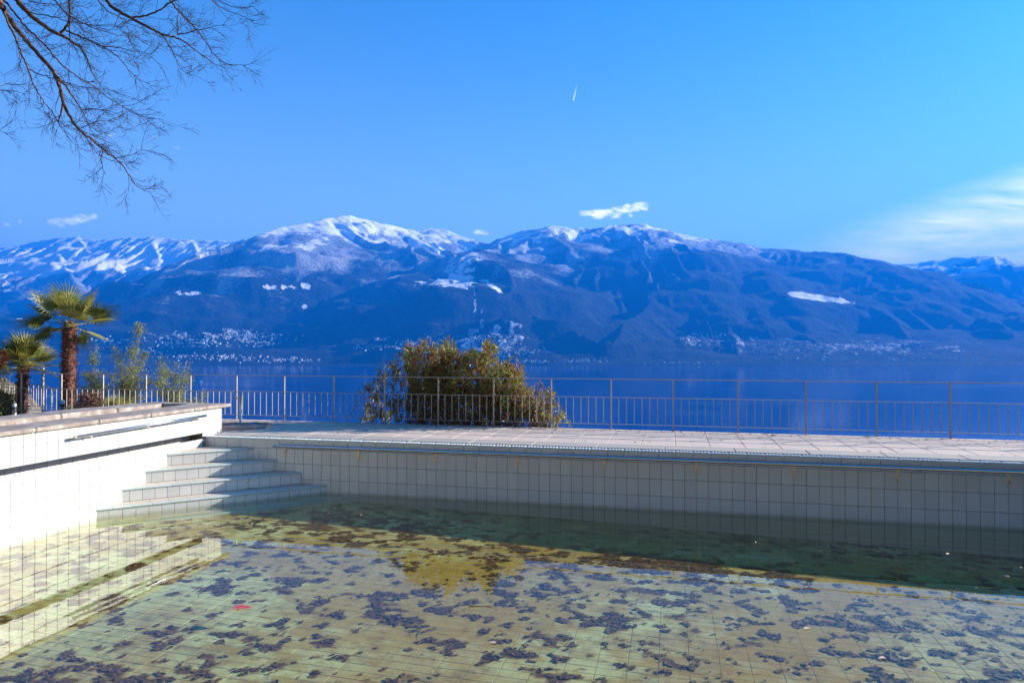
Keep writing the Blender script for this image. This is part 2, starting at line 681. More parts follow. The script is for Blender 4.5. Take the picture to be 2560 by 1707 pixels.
# ------------------------------------------------------------------ deck: coping stones and pavers
deck = empty('deck', (0, 0, 0), label='terrace paving', kind='structure')
MB().box((-14, .31, .2), (19, 2.60, .845)).build('bedding', M['grout'], deck)
cs = MB(); cs.bbox((.003, .122, .02), (1.010, .568, .022 + .866), .008)
csm = bpy.data.meshes.new('coping_stone'); 
cs = MB(); cs.bbox((.003, 0, 0), (1.010, .446, .05), .008)
csm.from_pydata(cs.v, [], cs.f); csm.materials.append(M['coping']); csm.update()
for k in range(-7, 8):
    x = 7.756 + k * 1.013
    if x < 0.0: continue
    child('coping_stone', csm, deck, (x, .122, .834))
cs2 = MB(); cs2.bbox((.06, .122, .834), (.66, .568, .884), .008)
cs2.build('coping_stone', M['coping'], deck)
RY = [.571, 1.49, 1.87, 2.60]
pm = []
for i in range(3):
    q = MB(); q.bbox((.0025, .0025, 0), (.5225, RY[i + 1] - RY[i] - .0025, .045), .005)
    me = bpy.data.meshes.new('paver'); me.from_pydata(q.v, [], q.f); me.materials.append(M['paver']); me.update()
    pm.append(me)
for k in range(-22, 16):
    for i in range(3):
        x = 7.39 + k * .525
        dz = random.uniform(-.0012, .0012)
        child('paver', pm[i], deck, (x, RY[i], .826 + dz))
# paved ground on the left of the raised wall and behind the camera
gl = MB()
gl.box((-14, -12, .2), (-1.75, .568, .868))
gl.build('paving', M['coping'], deck)
nd_ = MB().box((-3, -16, -.7), (19, YE, .868)); nd_.build('paving', M['paver'], deck)
nd_ = MB().box((XE + .205, YE, -.7), (22, .30, .868)); nd_.build('paving', M['paver'], deck)
fr = MB().bbox((XE, YE, -.7), (XE + .2, -.001, .872), .01); fr.build('right_side_wall', M['tile'], deck)

# ------------------------------------------------------------------ left pool wall with overflow slot and raised parapet
lw = empty('parapet_wall', (0, 0, 0), label='raised white tiled parapet on the left of the pool with overflow slot and weathered stone top, in full sun', cat='wall')
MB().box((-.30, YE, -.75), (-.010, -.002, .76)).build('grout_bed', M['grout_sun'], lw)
rowsx = {i: tile_mesh('wall_tile', TW, ZR[i] - ZR[i + 1], T_, M['tile'], 'x') for i in range(5)}
rest = []
for i in range(5):
    for k in range(-30, 22):
        y = Y0 + k * TW
        if y + TW > .03 or y < YE: continue
        loc = (-.006, y, ZR[i + 1])
        if i < 4 and y > -4.6: child('tile', rowsx[i], lw, loc)
        else: rest.append((rowsx[i], loc))
join_tiles(rest, 'lower_tiles', M['tile'], lw, kind='stuff')
# top course below the slot, ends in a rounded lip
tt = tile_mesh('lip_course', TW, .795 - ZR[0], T_, M['tile'], 'x')
for k in range(-30, 22):
    y = Y0 + k * TW
    if y + TW > .03 or y < YE: continue
    child('tile', tt, lw, (-.006, y, ZR[0]))
# rounded overflow lip: profile extruded along y in tile-long pieces
prof = [(.003, .796), (.004, .810), (-.003, .822), (-.015, .830), (-.035, .833), (-.065, .828), (-.10, .812), (-.14, .78), (-.14, .765), (-.02, .765)]
lp = MB()
yy0, yy1 = .0025, .2475
V = [(x, yy0, z) for x, z in prof] + [(x, yy1, z) for x, z in prof]
n = len(prof)
F = [(i, (i + 1) % n, (i + 1) % n + n, i + n) for i in range(n)] + [tuple(range(n))[::-1], tuple(range(n, 2 * n))]
lp.add(V, F)
lpm = bpy.data.meshes.new('lip_tile'); lpm.from_pydata(lp.v, [], lp.f); lpm.materials.append(M['tile']); lpm.update()
for k in range(0, 33):
    child('lip_tile', lpm, lw, (0, -.012 - .25 * (k + 1), 0))
MB().box((-.139, YE, .70), (-.021, -.011, .764)).build('lip_bed', M['grout'], lw)
# recess behind the slot
MB().box((-.33, YE, .70), (-.301, .0, .96)).build('slot_back', M['grout'], lw)
bt = tile_mesh('slot_tile', .20, .22, .006, M['tile'], 'x')
for k in range(0, 42):
    child('slot_tile', bt, lw, (-.30, -.01 - .20 * (k + 1), .72))
# parapet body: two courses, underside, body up to the coping
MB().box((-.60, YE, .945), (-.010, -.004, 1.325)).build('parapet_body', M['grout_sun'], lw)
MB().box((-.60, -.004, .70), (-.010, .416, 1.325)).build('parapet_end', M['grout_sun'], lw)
ra = tile_mesh('parapet_tile', TW, 1.1706 - .9334, T_, M['tile'], 'x')
rb = tile_mesh('parapet_tile', TW, 1.327 - 1.1706, T_, M['tile'], 'x')
rc = tile_mesh('parapet_tile', TW, .9334 - .872, T_, M['tile'], 'x')
for k in range(-30, 25):
    y = Y0 + k * TW
    if y < YE or y + TW > .44: continue
    child('parapet_tile', ra, lw, (-.006, y, .9334))
    child('parapet_tile', rb, lw, (-.006, y, 1.1706))
    if y > -.10: child('parapet_tile', rc, lw, (-.006, y, .872))
# white tiled end face towards the deck (thin return)
MB().bbox((-.6, .418, .872), (.002, .432, 1.327), .003).build('end_tile', M['tile'], lw)
MB().bbox((-.595, -.003, .70), (-.004, .418, .8715), .003).build('parapet_foot', M['tile'], lw)
# coping slabs
y = .64
while y > YE:
    L = 0.98
    q = MB(); q.bbox((-.62, y - L + .004, 1.329), (.042, y, 1.387), .012)
    q.build('coping_slab', M['old_stone'], lw)
    y -= L
# raised back course of stone, rough edges
y = -.33
while y > YE:
    L = random.uniform(.75, 1.05)
    q = MB(); q.bbox((-1.16, y - L + .005, 1.20), (-.605, y, 1.452 + random.uniform(-.006, .006)), .016)
    q.build('back_stone', M['old_stone'], lw)
    y -= L
MB().bbox((-1.62, .34, 1.2), (-.625, .64, 1.387), .012).build('coping_slab', M['old_stone'], lw)
MB().bbox((-1.62, YE, .872), (-1.165, .335, 1.387), .012).build('coping_slab', M['old_stone'], lw)
MB().box((-1.16, YE, .6), (-.605, .338, 1.19)).build('trough_floor', M['void'], lw)
MB().box((-1.60, .345, .6), (-.63, .635, 1.195)).build('parapet_back', M['coping'], lw)

# handrail on the parapet
hr = empty('parapet_handrail', (.093, -2.75, 1.21), label='shorter polished steel handrail on the sunlit left parapet, casting a thin shadow', cat='handrail')
o_ = np.array((.093, -2.75, 1.21))
p0, p1 = np.array((.093, -2.75, 1.2055)), np.array((.093, -.12, 1.238))
local(MB().tube([p0, p1], .0215, 14), o_).build('rail_tube', M['steel'], hr, smooth=True)
local(MB().tube([p0 + (0, -.012, 0), p0 + (0, .004, 0)], .0215, 12), o_).build('end_cap', M['bracket'], hr)
for t in (.1, .5, .93):
    q = p0 + (p1 - p0) * t
    b = local(MB().bbox((.004, q[1] - .02, q[2] - .05), (.012, q[1] + .02, q[2] + .01), .002).box((.012, q[1] - .012, q[2] - .035), (.095, q[1] + .012, q[2] - .022)), o_)
    b.build('bracket', M['bracket'], hr)

# ------------------------------------------------------------------ corner steps
steps = empty('pool_steps', (0, 0, 0), label='four tiled corner steps going down diagonally into the pool, half in shade', cat='steps')
XS = [.94, 1.394, 1.852, 2.311, 2.77]
ZS = [.700, .513, .325, .135, -.05]
s2 = math.sqrt(.5)
rt_full = .1667
for k in range(5):
    X, zt = XS[k], ZS[k]
    zb = ZS[k + 1] if k < 4 else -.55
    Xp = XS[k - 1] if k else 0.0
    st_ = MB()
    # solid core: triangle prism set back
    c = X - .020
    zz = zt - .010
    V = [(.004, -.004, -.6), (c, -.004, -.6), (.004, -c, -.6), (.004, -.004, zz), (c, -.004, zz), (.004, -c, zz)]
    st_.add(V, [(0, 1, 2), (3, 5, 4), (0, 3, 4, 1), (1, 4, 5, 2), (2, 5, 3, 0)])
    so = st_.build('step', M['grout'], steps)
    # along the 45-degree front: origin at (0,-X), direction (1,1)
    L = X * math.sqrt(2)
    ang = R(45)

    def put(name, me, s, z, out_=0.0):
        # point along front at distance s, moved outwards (1,-1)*out_
        o = bpy.data.objects.new(name, me)
        o.location = (s * s2 + out_ * s2, -X + s * s2 - out_ * s2, z)
        o.rotation_euler = (0, 0, ang)
        link(o, so)
        return o

    s = .006
    first = True
    w = random.uniform(.06, .15)
    while s < L - .02:
        w = min(w, L - .006 - s)
        h = zt - .028 - zb if k < 4 else .22
        me = tile_mesh('riser_tile', w, h, .006, M['tile_step'], 'y', gap=.005)
        put('riser_tile', me, s, zb if k < 4 else zt - .248, -.010)
        s += w
        w = rt_full
    # nosing pieces (rounded profile, along local x)
    s = .006
    w = random.uniform(.15, .25)
    pf = [(.0, -.030), (-.006, -.020), (-.004, -.008), (.008, -.0015), (.030, 0), (.060, .0015), (.060, -.03)]
    while s < L - .02:
        w = min(w, L - .006 - s)
        # mitre against walls
        V = []
        for xx, e in ((.002, 0), (w - .002, 1)):
            for yy, z in pf:
                V.append((xx, yy, z))
        n = len(pf)
        # clip the pieces that touch the walls (45 degree walls)
        for idx, (xx, yy, z) in enumerate(V):
            sabs = s + xx
            lo, hi_ = max(yy, 0) + .0, L - max(yy, 0)
            V[idx] = (min(max(sabs, lo), hi_) - s, yy, z)
        F = [(i, (i + 1) % n, (i + 1) % n + n, i + n) for i in range(n)] + [tuple(range(n))[::-1], tuple(range(n, 2 * n))]
        q = MB().add(V, F)
        me = bpy.data.meshes.new('nosing_tile'); me.from_pydata(q.v, [], q.f); me.materials.append(M['nosing']); me.update()
        put('nosing_tile', me, s, zt, 0.0)
        s += w
        w = .25
    # tread tiles behind the nosing
    s = .006
    w = random.uniform(.1, .25)
    depth = (X - Xp) * s2 if k else X * s2
    while s < L - .02:
        w = min(w, L - .006 - s)
        V0 = []
        y1 = min(depth + .0, X * s2)
        cells = [(.063, y1)] if k else [(.063, .31), (.313, X * s2 - .01)]
        for ya, yb in cells:
            def cl_(sa, yy): return min(max(sa, yy), L - yy)
            a0_, a1_ = cl_(s + .002, ya), cl_(s + w - .002, ya)
            b0_, b1_ = cl_(s + .002, yb), cl_(s + w - .002, yb)
            if a1_ - a0_ < .006 and b1_ - b0_ < .006: continue
            P = [(a0_ - s, ya), (a1_ - s, ya), (b1_ - s, yb), (b0_ - s, yb)]
            V = [(x_, y_, -.012) for x_, y_ in P] + [(x_, y_, .001) for x_, y_ in P]
            F = [(4, 5, 6, 7), (0, 1, 5, 4), (1, 2, 6, 5), (2, 3, 7, 6), (3, 0, 4, 7)]
            q = MB().add(V, F)
            me = bpy.data.meshes.new('tread_tile'); me.from_pydata(q.v, [], q.f); me.materials.append(M['tread']); me.update()
            put('tread_tile', me, s, zt, 0.0)
        s += w
        w = .25

# ------------------------------------------------------------------ pool floor and water
pf_ = empty('pool_floor', (0, 0, 0), label='pool floor', kind='structure')
fl = MB()
fl.add([(-.2, YE - .1, floor_z(0) - .004), (XE + .1, YE - .1, floor_z(XE) - .004), (XE + .1, .1, floor_z(XE) - .004), (-.2, .1, floor_z(0) - .004)], [(0, 1, 2, 3)])
fl.build('floor_bed', M['grout_floor'], pf_)
fw_, fh_ = .2496, .1225
q = MB().bbox((.0025, .0025, -.006), (fw_ - .0025, fh_ - .0025, .002), .0015)
fme = bpy.data.meshes.new('floor_tile'); fme.from_pydata(q.v, [], q.f); fme.materials.append(M['floor_tile']); fme.update()
slope = math.atan(.027)
cand = []
nx, ny = int(XE / fw_) + 1, int(-YE / fh_) + 1
for i in range(nx):
    for j in range(ny):
        x, y = .01 + i * fw_, -.02 - (j + 1) * fh_
        cand.append((x, y))
cand = np.array(cand)
d = np.hypot(cand[:, 0] - CAM[0], cand[:, 1] - CAM[1])
fwd = (cand[:, 0] - CAM[0]) * math.sin(YAW) + (cand[:, 1] - CAM[1]) * math.cos(YAW)
sid = (cand[:, 0] - CAM[0]) * math.cos(YAW) - (cand[:, 1] - CAM[1]) * math.sin(YAW)
inv = (fwd > 4.9) & (abs(sid / fwd) < .74)
order = np.argsort(np.where(inv, fwd, 1e6))
nearest = set(order[:298].tolist())
restf = []
for idx, (x, y) in enumerate(cand):
    dz = random.uniform(-.0008, .0008)
    if idx in nearest:
        o = child('floor_tile', fme, pf_, (x, y, floor_z(x) + dz))
        o.rotation_euler = (0, slope, 0)
    else:
        restf.append((fme, (x, y, floor_z(x) + dz)))
# joined remainder follows the slope through its origin heights; small tilt added per tile
co = np.zeros(len(fme.vertices) * 3, np.float32); fme.vertices.foreach_get('co', co); co = co.reshape(-1, 3)
co = co.copy(); co[:, 2] -= .027 * co[:, 0]
pol = [tuple(p.vertices) for p in fme.polygons]
P = np.array([r_[1] for r_ in restf], np.float32)
V = (P[:, None, :] + co[None]).reshape(-1, 3)
Fs = []
for kk in (3, 4):
    f = np.array([p for p in pol if len(p) == kk])
    if len(f): Fs.append((np.arange(len(P))[:, None, None] * len(co) + f[None]).reshape(-1, kk))
me = mesh_np('floor_tiles', V, Fs, [M['floor_tile']])
link(tag(bpy.data.objects.new('floor_tiles', me), kind='stuff'), pf_)


def f_leaf(cols, rough=.55):
    def f(gg, b):
        p = geo(gg)
        n = gg.noise(p, 23, 2, .5)
        gg.l(gg.ramp(n, [(.3 + .4 * i / (len(cols) - 1), c) for i, c in enumerate(cols)], 'CONSTANT' if False else 'LINEAR'), b.inputs['Base Color'])
        b.inputs['Roughness'].default_value = rough
    return f


M['litter'] = mat('sodden_brown_leaves', (.10, .05, .03), .8, build=f_leaf([(.055, .030, .016), (.13, .058, .024), (.26, .105, .035)], .8))

# leaf litter drifts on the pool floor
cl_n = gN = None


def vnoise2(x, y, seed):
    """smooth value noise, arrays"""
    r_ = np.random.default_rng(seed)
    tab = r_.random((64, 64))
    xi, yi = np.floor(x).astype(int), np.floor(y).astype(int)
    fx, fy = x - xi, y - yi
    fx, fy = fx * fx * (3 - 2 * fx), fy * fy * (3 - 2 * fy)
    g_ = lambda a, b: tab[a % 64, b % 64]
    return (g_(xi, yi) * (1 - fx) + g_(xi + 1, yi) * fx) * (1 - fy) + (g_(xi, yi + 1) * (1 - fx) + g_(xi + 1, yi + 1) * fx) * fy


def fbm2(x, y, seed, oct_=4, gain=.5):
    s, a, t = 0, 1.0, 0
    for o in range(oct_):
        s = s + a * vnoise2(x * 2 ** o + 17.3 * o, y * 2 ** o + 5.1 * o, seed + o)
        t += a
        a *= gain
    return s / t


V, F = [], []
nv = 0
N = 90000
lx = rng.uniform(.3, XE - .2, N)
ly = rng.uniform(YE + .2, -.15, N)
dens = fbm2(lx * .8, ly * 1.0, 5, 2) * .20 + fbm2(lx * 6.3, ly * 7.6, 9, 3, .6) * .80
edge = np.clip((-ly - .2) / 1.2, 0, 1)
big = 0 * lx
big = np.exp(-((lx - 7.9) / .9) ** 2 - ((ly + 1.7) / .28) ** 2) * .24 + np.exp(-((lx - 3.2) / 1.1) ** 2 - ((ly + 1.6) / .5) ** 2) * .05
keep = (dens + big + rng.normal(0, .03, N)) > .60 + .04 * (1 - edge)
single = rng.random(N) < .016
sel = np.where(keep | single)[0]
for i in sel:
    x, y = lx[i], ly[i]
    if x + (-y) < 2.9 and x < 3: continue
    if y > -2.0: L_s = 1.0
    a = rng.uniform(0, 6.28)
    L = min(.055, .012 + rng.exponential(.012))
    Wd = L * rng.uniform(.45, .8)
    m_ = rng.integers(6, 9)
    th = np.arange(m_) * 2 * math.pi / m_
    rr = 1 + rng.uniform(-.35, .25, m_)
    px, py = L * np.cos(th) * rr, Wd * np.sin(th) * rr
    qx, qy = px * math.cos(a) - py * math.sin(a), px * math.sin(a) + py * math.cos(a)
    z0 = floor_z(x) + .004 + rng.uniform(0, .008)
    ring = [(x + u_, y + w_, floor_z(x + u_) + .004 + rng.uniform(0, .012)) for u_, w_ in zip(qx, qy)]
    V.append((x, y, z0)); V += ring
    F += [(nv, nv + 1 + j, nv + 1 + (j + 1) % m_) for j in range(m_)]
    nv += m_ + 1
me = mesh_np('leaf_litter', np.array(V), np.array(F), [M['litter']])
link(tag(bpy.data.objects.new('leaf_litter', me), label='brown sodden leaves lying in drifts on the pool floor', cat='leaves', kind='stuff'))

# soft silt and algae film settled on the tiles, thickest under the leaf drifts
gx, gy = np.meshgrid(np.arange(.02, XE - .02, .035), np.arange(YE + .02, -.01, .035), indexing='ij')
sd1 = fbm2(gx * .8, gy * 1.0, 5, 2) * .20 + fbm2(gx * 6.3, gy * 7.6, 9, 3, .6) * .80
sd1 = sd1 + np.exp(-((gx - 7.9) / .9) ** 2 - ((gy + 1.7) / .28) ** 2) * .24 + np.exp(-((gx - 3.2) / 1.1) ** 2 - ((gy + 1.6) / .5) ** 2) * .05
sd2 = fbm2(gx * .55 + 3, gy * .7, 201, 4, .6)
sd3 = fbm2(gx * 6.5, gy * 9, 211, 3, .6)
core = np.clip((sd1 + (sd3 - .5) * .22 - .535) / .13, 0, 1)
film = np.clip((sd2 + (sd3 - .5) * .45 + .05 * np.exp(-((gx - 8) / 3) ** 2 - ((gy + 4.6) / 2.2) ** 2) - .46) / .16, 0, 1)
gz = -(0.035 + 0.027 * gx) + .0032
mask_ = (gx - gy) > 2.86
Vv = np.stack([gx, gy, gz], -1).reshape(-1, 3)
nyy = gx.shape[1]
i, j = np.meshgrid(np.arange(gx.shape[0] - 1), np.arange(nyy - 1), indexing='ij')
keepq = mask_[:-1, :-1].ravel()
a = (i * nyy + j).ravel()[keepq]
me = mesh_np('silt', Vv, np.stack([a, a + nyy, a + nyy + 1, a + 1], 1), smooth=True)
av = me.attributes.new('silt', 'FLOAT_VECTOR', 'POINT')
av.data.foreach_set('vector', np.stack([core, film, 0 * core], -1).astype(np.float32).ravel())
ms = bpy.data.materials.new('brown_silt_film'); ms.use_nodes = True
t = ms.node_tree; gg = G(t); b = t.nodes['Principled BSDF']; b.inputs['Roughness'].default_value = .95; b.inputs['Specular IOR Level'].default_value = .1
att = gg.n('ShaderNodeAttribute'); att.attribute_name = 'silt'
c1, c2, _ = gg.sep(att.outputs['Vector'])
nf = gg.noise(geo(gg), 30, 4, .7)
core_a = gg.ramp(gg.m('ADD', gg.m('MULTIPLY', c1, .75), gg.m('MULTIPLY', nf, .5)), [(.30, (0, 0, 0)), (.85, (1, 1, 1))])
film_a = gg.ramp(gg.m('ADD', gg.m('MULTIPLY', c2, .6), gg.m('MULTIPLY', nf, .6)), [(.34, (0, 0, 0)), (.85, (1, 1, 1))])
col_ = gg.mix(core_a, (.62, .37, .06), (.17, .078, .026))
gg.l(col_, b.inputs['Base Color'])
al_ = gg.m('MAXIMUM', gg.m('MULTIPLY', core_a, .82), gg.m('MULTIPLY', film_a, .40))
trs = gg.n('ShaderNodeBsdfTransparent')
mxs = gg.n('ShaderNodeMixShader'); gg.l(al_, mxs.inputs[0]); gg.l(trs.outputs[0], mxs.inputs[1]); gg.l(b.outputs[0], mxs.inputs[2])
gg.l(mxs.outputs[0], t.nodes['Material Output'].inputs[0])
me.materials.append(ms)
link(tag(bpy.data.objects.new('silt', me), label='soft brown silt and algae film settled on the pool floor tiles', kind='stuff'))

mw = bpy.data.materials.new('still_pool_water')
mw.use_nodes = True
t = mw.node_tree; t.nodes.clear(); gg = G(t)
tr_ = gg.n('ShaderNodeBsdfTransparent'); tr_.inputs[0].default_value = (.80, .84, .70, 1)
gl_ = gg.n('ShaderNodeBsdfGlossy'); gl_.inputs['Roughness'].default_value = 0.0
gl_.inputs[0].default_value = (1, 1, 1, 1)
gn_ = gg.n('ShaderNodeNewGeometry')
dt_ = gg.n('ShaderNodeVectorMath', operation='DOT_PRODUCT'); gg.l(gn_.outputs['Incoming'], dt_.inputs[0]); gg.l(gn_.outputs['True Normal'], dt_.inputs[1])
fres = gg.m('ADD', .02, gg.m('MULTIPLY', .98, gg.m('POWER', gg.m('SUBTRACT', 1.0, gg.m('ABSOLUTE', dt_.outputs['Value'])), 5.0)))
bp = gg.n('ShaderNodeBump'); bp.inputs['Strength'].default_value = .12; bp.inputs['Distance'].default_value = .004
gg.l(gg.noise(geo(gg), 3.5, 2, .5), bp.inputs['Height'])
gg.l(bp.outputs[0], gl_.inputs['Normal'])
mx = gg.n('ShaderNodeMixShader')
gg.l(fres, mx.inputs[0]); gg.l(tr_.outputs[0], mx.inputs[1]); gg.l(gl_.outputs[0], mx.inputs[2])
oo = gg.n('ShaderNodeOutputMaterial'); gg.l(mx.outputs[0], oo.inputs[0])
wtr = MB().add([(-.004, YE + .001, 0), (XE - .001, YE + .001, 0), (XE - .001, .004, 0), (-.004, .004, 0)], [(0, 1, 2, 3)])
wtr.build('pool_water', mw, kind='structure', label='still pool water')

# ------------------------------------------------------------------ fence along the deck edge
FY = 2.55
fe = empty('deck_railing', (0, FY, ZD), label='long open metal railing with thin bars along the outer deck edge', cat='railing')
fo = np.array((0, FY, ZD))
XP = [12.43 - 1.135 * k for k in range(-4, 19)]
pst = bpy.data.meshes.new('post')
q = MB().box((-.013, -.013, -.15), (.013, .013, .936)); pst.from_pydata(q.v, [], q.f); pst.materials.append(M['fence']); pst.update()
bal = bpy.data.meshes.new('baluster')
q = MB().box((-.0065, -.0065, .109), (.0065, .0065, .596)); bal.from_pydata(q.v, [], q.f); bal.materials.append(M['fence']); bal.update()
for x in XP:
    child('post', pst, fe, (x, 0, 0))
for a, b in zip(XP[:-1], XP[1:]):
    for k in range(1, 8):
        child('baluster', bal, fe, (a + (b - a) * k / 8, 0, 0))
for nm, z, h in (('top_rail', .937, .013), ('middle_rail', .597, .010), ('bottom_rail', .097, .010)):
    local(MB().box((XP[-1] - .02, FY - .016, ZD + z), (XP[0] + .02, FY + .016, ZD + z + h)), fo).build(nm, M['fence'], fe)

# second railing behind, with the stair rail going down
f2 = empty('stair_railing', (-7.07, 3.3, ZD), label='second railing behind at far left, ball-topped corner post and a sloping stair rail', cat='railing')
o2 = np.array((-7.07, 3.3, ZD))
q = MB().box((-.02, -.02, -.1), (.02, .02, .985)); q.build('post', M['fence'], f2)
sph = MB().tube([(0, 0, .985), (0, 0, .995), (0, 0, 1.015), (0, 0, 1.035), (0, 0, 1.045)], [.012, .024, .030, .024, .006], 10)
sph.build('finial', M['alu'], f2, smooth=True)
q = MB().box((-2.92, -.02, -.1), (-2.88, .02, .985)); q.build('post', M['fence'], f2)
MB().box((-2.9, -.016, .97), (0, .016, .99)).build('top_rail', M['fence'], f2)
MB().box((-2.9, -.016, .62), (0, .016, .635)).build('middle_rail', M['fence'], f2)
MB().box((-2.9, -.016, .10), (0, .016, .113)).build('bottom_rail', M['fence'], f2)
b2 = bpy.data.meshes.new('baluster')
q = MB().box((-.009, -.009, .113), (.009, .009, .62)); b2.from_pydata(q.v, [], q.f); b2.materials.append(M['fence']); b2.update()
for k in range(1, 20):
    child('baluster', b2, f2, (-2.9 + .145 * k, 0, 0))
MB().tube([(0, 0, .985), (1.0, .35, .48), (2.2, .8, -.1)], .014, 6).build('stair_rail', M['fence'], f2)
MB().tube([(0, 0, .63), (1.0, .35, .12), (2.2, .8, -.45)], .011, 6).build('stair_rail', M['fence'], f2)
for k in range(1, 10):
    x = .2 * k
    child('baluster', b2, f2, (x, x * .355, -.51 * x))

# ------------------------------------------------------------------ umbrella pole, stone slab, bollards, toy
pole = empty('parasol_pole', (-.46, 1.643, .90), label='grey metal parasol sleeve in a flat stone base at the left end of the deck', cat='pole')
po = np.array((-.46, 1.643, .90))
local(MB().tube([(-.46, 1.643, .90), (-.455, 1.643, 1.462)], .027, 14), po).build('sleeve', M['alu'], pole, smooth=True)
local(MB().tube([(-.53, 1.62, 1.40), (-.486, 1.63, 1.41)], .014, 8), po).build('clamp_screw', M['bracket'], pole)
local(MB().tube([(-.46, 1.643, 1.462), (-.46, 1.643, 1.468)], [.024, .018], 12), po).build('cap', M['black'], pole)
slab = MB()
ns = 22
ring = []
for i in range(ns):
    a = 2 * math.pi * i / ns
    r_ = 1 + random.uniform(-.06, .06)
    ring.append((.62 * math.cos(a) * r_, .50 * math.sin(a) * r_))
V = [(x, y, 0) for x, y in ring] + [(x * .985, y * .985, .042 + random.uniform(-.004, .004)) for x, y in ring] + [(x * .9, y * .9, .052 + random.uniform(-.005, .005)) for x, y in ring] + [(0, 0, .058)]
F = [(i, (i + 1) % ns, ns + (i + 1) % ns, ns + i) for i in range(ns)] + [(ns + i, ns + (i + 1) % ns, 2 * ns + (i + 1) % ns, 2 * ns + i) for i in range(ns)] + [(2 * ns + i, 2 * ns + (i + 1) % ns, 3 * ns) for i in range(ns)]
so = slab.add(V, F).build('stone_base', mat('brown_round_slab', (.36, .26, .19), .9, build=f_aggr((.42, .30, .23), (.33, .24, .18), (.2, .13, .1))), label='flat round brown stone slab on the deck under the parasol sleeve', cat='stone slab')
so.location = (-.28, 1.30, ZD + .001)
M['twig'] = mat('dry_brown_twig', (.12, .065, .04), .8)
dt = TB()
for i in range(46):
    x, y = rng.uniform(-1.1, .35), rng.uniform(.95, 2.1)
    a = rng.uniform(0, 3.14)
    L = rng.uniform(.05, .35)
    z = .934 if (x + .28) ** 2 / .38 + (y - 1.3) ** 2 / .25 < .8 else .882
    ts = np.linspace(-.5, .5, 5)
    bend = rng.uniform(-.15, .15)
    P = np.stack([x + L * ts * math.cos(a) - bend * L * ts ** 2 * math.sin(a), y + L * ts * math.sin(a) + bend * L * ts ** 2, z + .012 * np.sin((ts + .5) * 3.1) * rng.uniform(0, 2)], 1)
    dt.tube(P, [.0045, .004, .004, .003, .002], 4)
dt.build('twig_litter', M['twig'], label='dry twigs and debris scattered round the parasol base', cat='twigs', kind='stuff')

for (x, y, h, lab) in ((-6.278, 1.873, .29, 'short aluminium bollard lamp with a black band, leftmost near the dark paving'), (-5.33, 2.2, .36, 'short aluminium post beside the low fan palm behind the parapet')):
    bo = empty('bollard', (x, y, ZD), label=lab, cat='bollard', group='short metal posts behind the parapet')
    MB().tube([(0, 0, -.01), (0, 0, h * .62)], .043, 14).build('post', M['alu'], bo, smooth=True)
    MB().tube([(0, 0, h * .62), (0, 0, h * .78)], .040, 14).build('band', M['black'], bo, smooth=True)
    MB().tube([(0, 0, h * .78), (0, 0, h), (0, 0, h + .012)], [.043, .043, .03], 14).build('head', M['alu'], bo, smooth=True)

# small toy standing on the third step edge
V, F, nv = [], [], 0
for i in range(420):
    x = rng.uniform(-.3, 14); y = (2.55 - abs(rng.normal(0, .28))) if rng.random() < .6 else rng.uniform(.6, 2.5)
    if y < .6: continue
    L = rng.uniform(.012, .035); a = rng.uniform(0, 6.28)
    th = np.arange(6) * math.pi / 3
    px_, py_ = L * np.cos(th), L * .4 * np.sin(th)
    for u_, w_ in zip(px_ * math.cos(a) - py_ * math.sin(a), px_ * math.sin(a) + py_ * math.cos(a)):
        V.append((x + u_, y + w_, .875 + rng.uniform(0, .012)))
    F.append([nv + k for k in range(6)]); nv += 6
me = mesh_np('dry_leaves', np.array(V), np.array(F), [M['litter']])
link(tag(bpy.data.objects.new('dry_leaves', me), label='small dry leaves blown over the deck along the railing', cat='leaves', kind='stuff'))
toy = empty('toy', (.80, -.485, .327), label='tiny red and blue plastic toy with orange foot left on a shaded pool step', cat='toy')
rd = mat('red_plastic', (.75, .03, .03), .35); bl = mat('blue_plastic', (.02, .10, .50), .35); og = mat('orange_plastic', (.75, .25, .03), .4); tq = mat('turquoise_plastic', (.05, .45, .5), .35)
MB().tube([(0, 0, 0), (0, 0, .006), (0, 0, .016), (0, 0, .022)], [.042, .046, .046, .034], 16).build('foot', og, toy, smooth=True)
MB().tube([(0, 0, .022), (0, 0, .032), (0, 0, .042)], [.024, .028, .026], 14).build('collar', tq, toy, smooth=True)
MB().tube([(0, 0, .040), (0, 0, .050), (0, 0, .066), (0, 0, .080), (0, 0, .086)], [.016, .028, .034, .026, .01], 14).build('body', bl, toy, smooth=True)
ap = [(.044 * math.cos(a) * s2, .044 * math.cos(a) * s2, .050 + .062 * math.sin(a)) for a in np.linspace(-.1, math.pi + .1, 13)]
MB().tube(ap, .010, 8).build('hoop', rd, toy, smooth=True)
MB().tube([(0, 0, .090), (0, 0, .104), (0, 0, .118), (0, 0, .126)], [.026, .025, .016, .004], 12).build('knob', rd, toy, smooth=True)


def twig(name, pts_list, rad, m, **kw):
    tb = TB()
    for P, r_ in pts_list:
        P = np.array(P, float)
        tb.tube(P, np.linspace(r_, r_ * .35, len(P)), 5)
    return tb.build(name, m, **kw)


z3 = .142
twig('fallen_twig', [([(1.02, -.72, z3 + .004), (1.15, -.66, z3 + .01), (1.28, -.59, z3 + .01), (1.40, -.57, z3 + .004)], .005),
                     ([(1.12, -.67, z3 + .01), (1.13, -.66, z3 + .06), (1.11, -.65, z3 + .10)], .004),
                     ([(1.16, -.655, z3 + .01), (1.22, -.62, z3 + .07), (1.27, -.60, z3 + .16), (1.285, -.59, z3 + .20)], .003),
                     ([(1.14, -.66, z3 + .02), (1.16, -.64, z3 + .07)], .003)], 0, mat('dark_twig', (.03, .02, .025), .7), label='small dark branched twig lying on the lowest dry pool step', cat='twig')
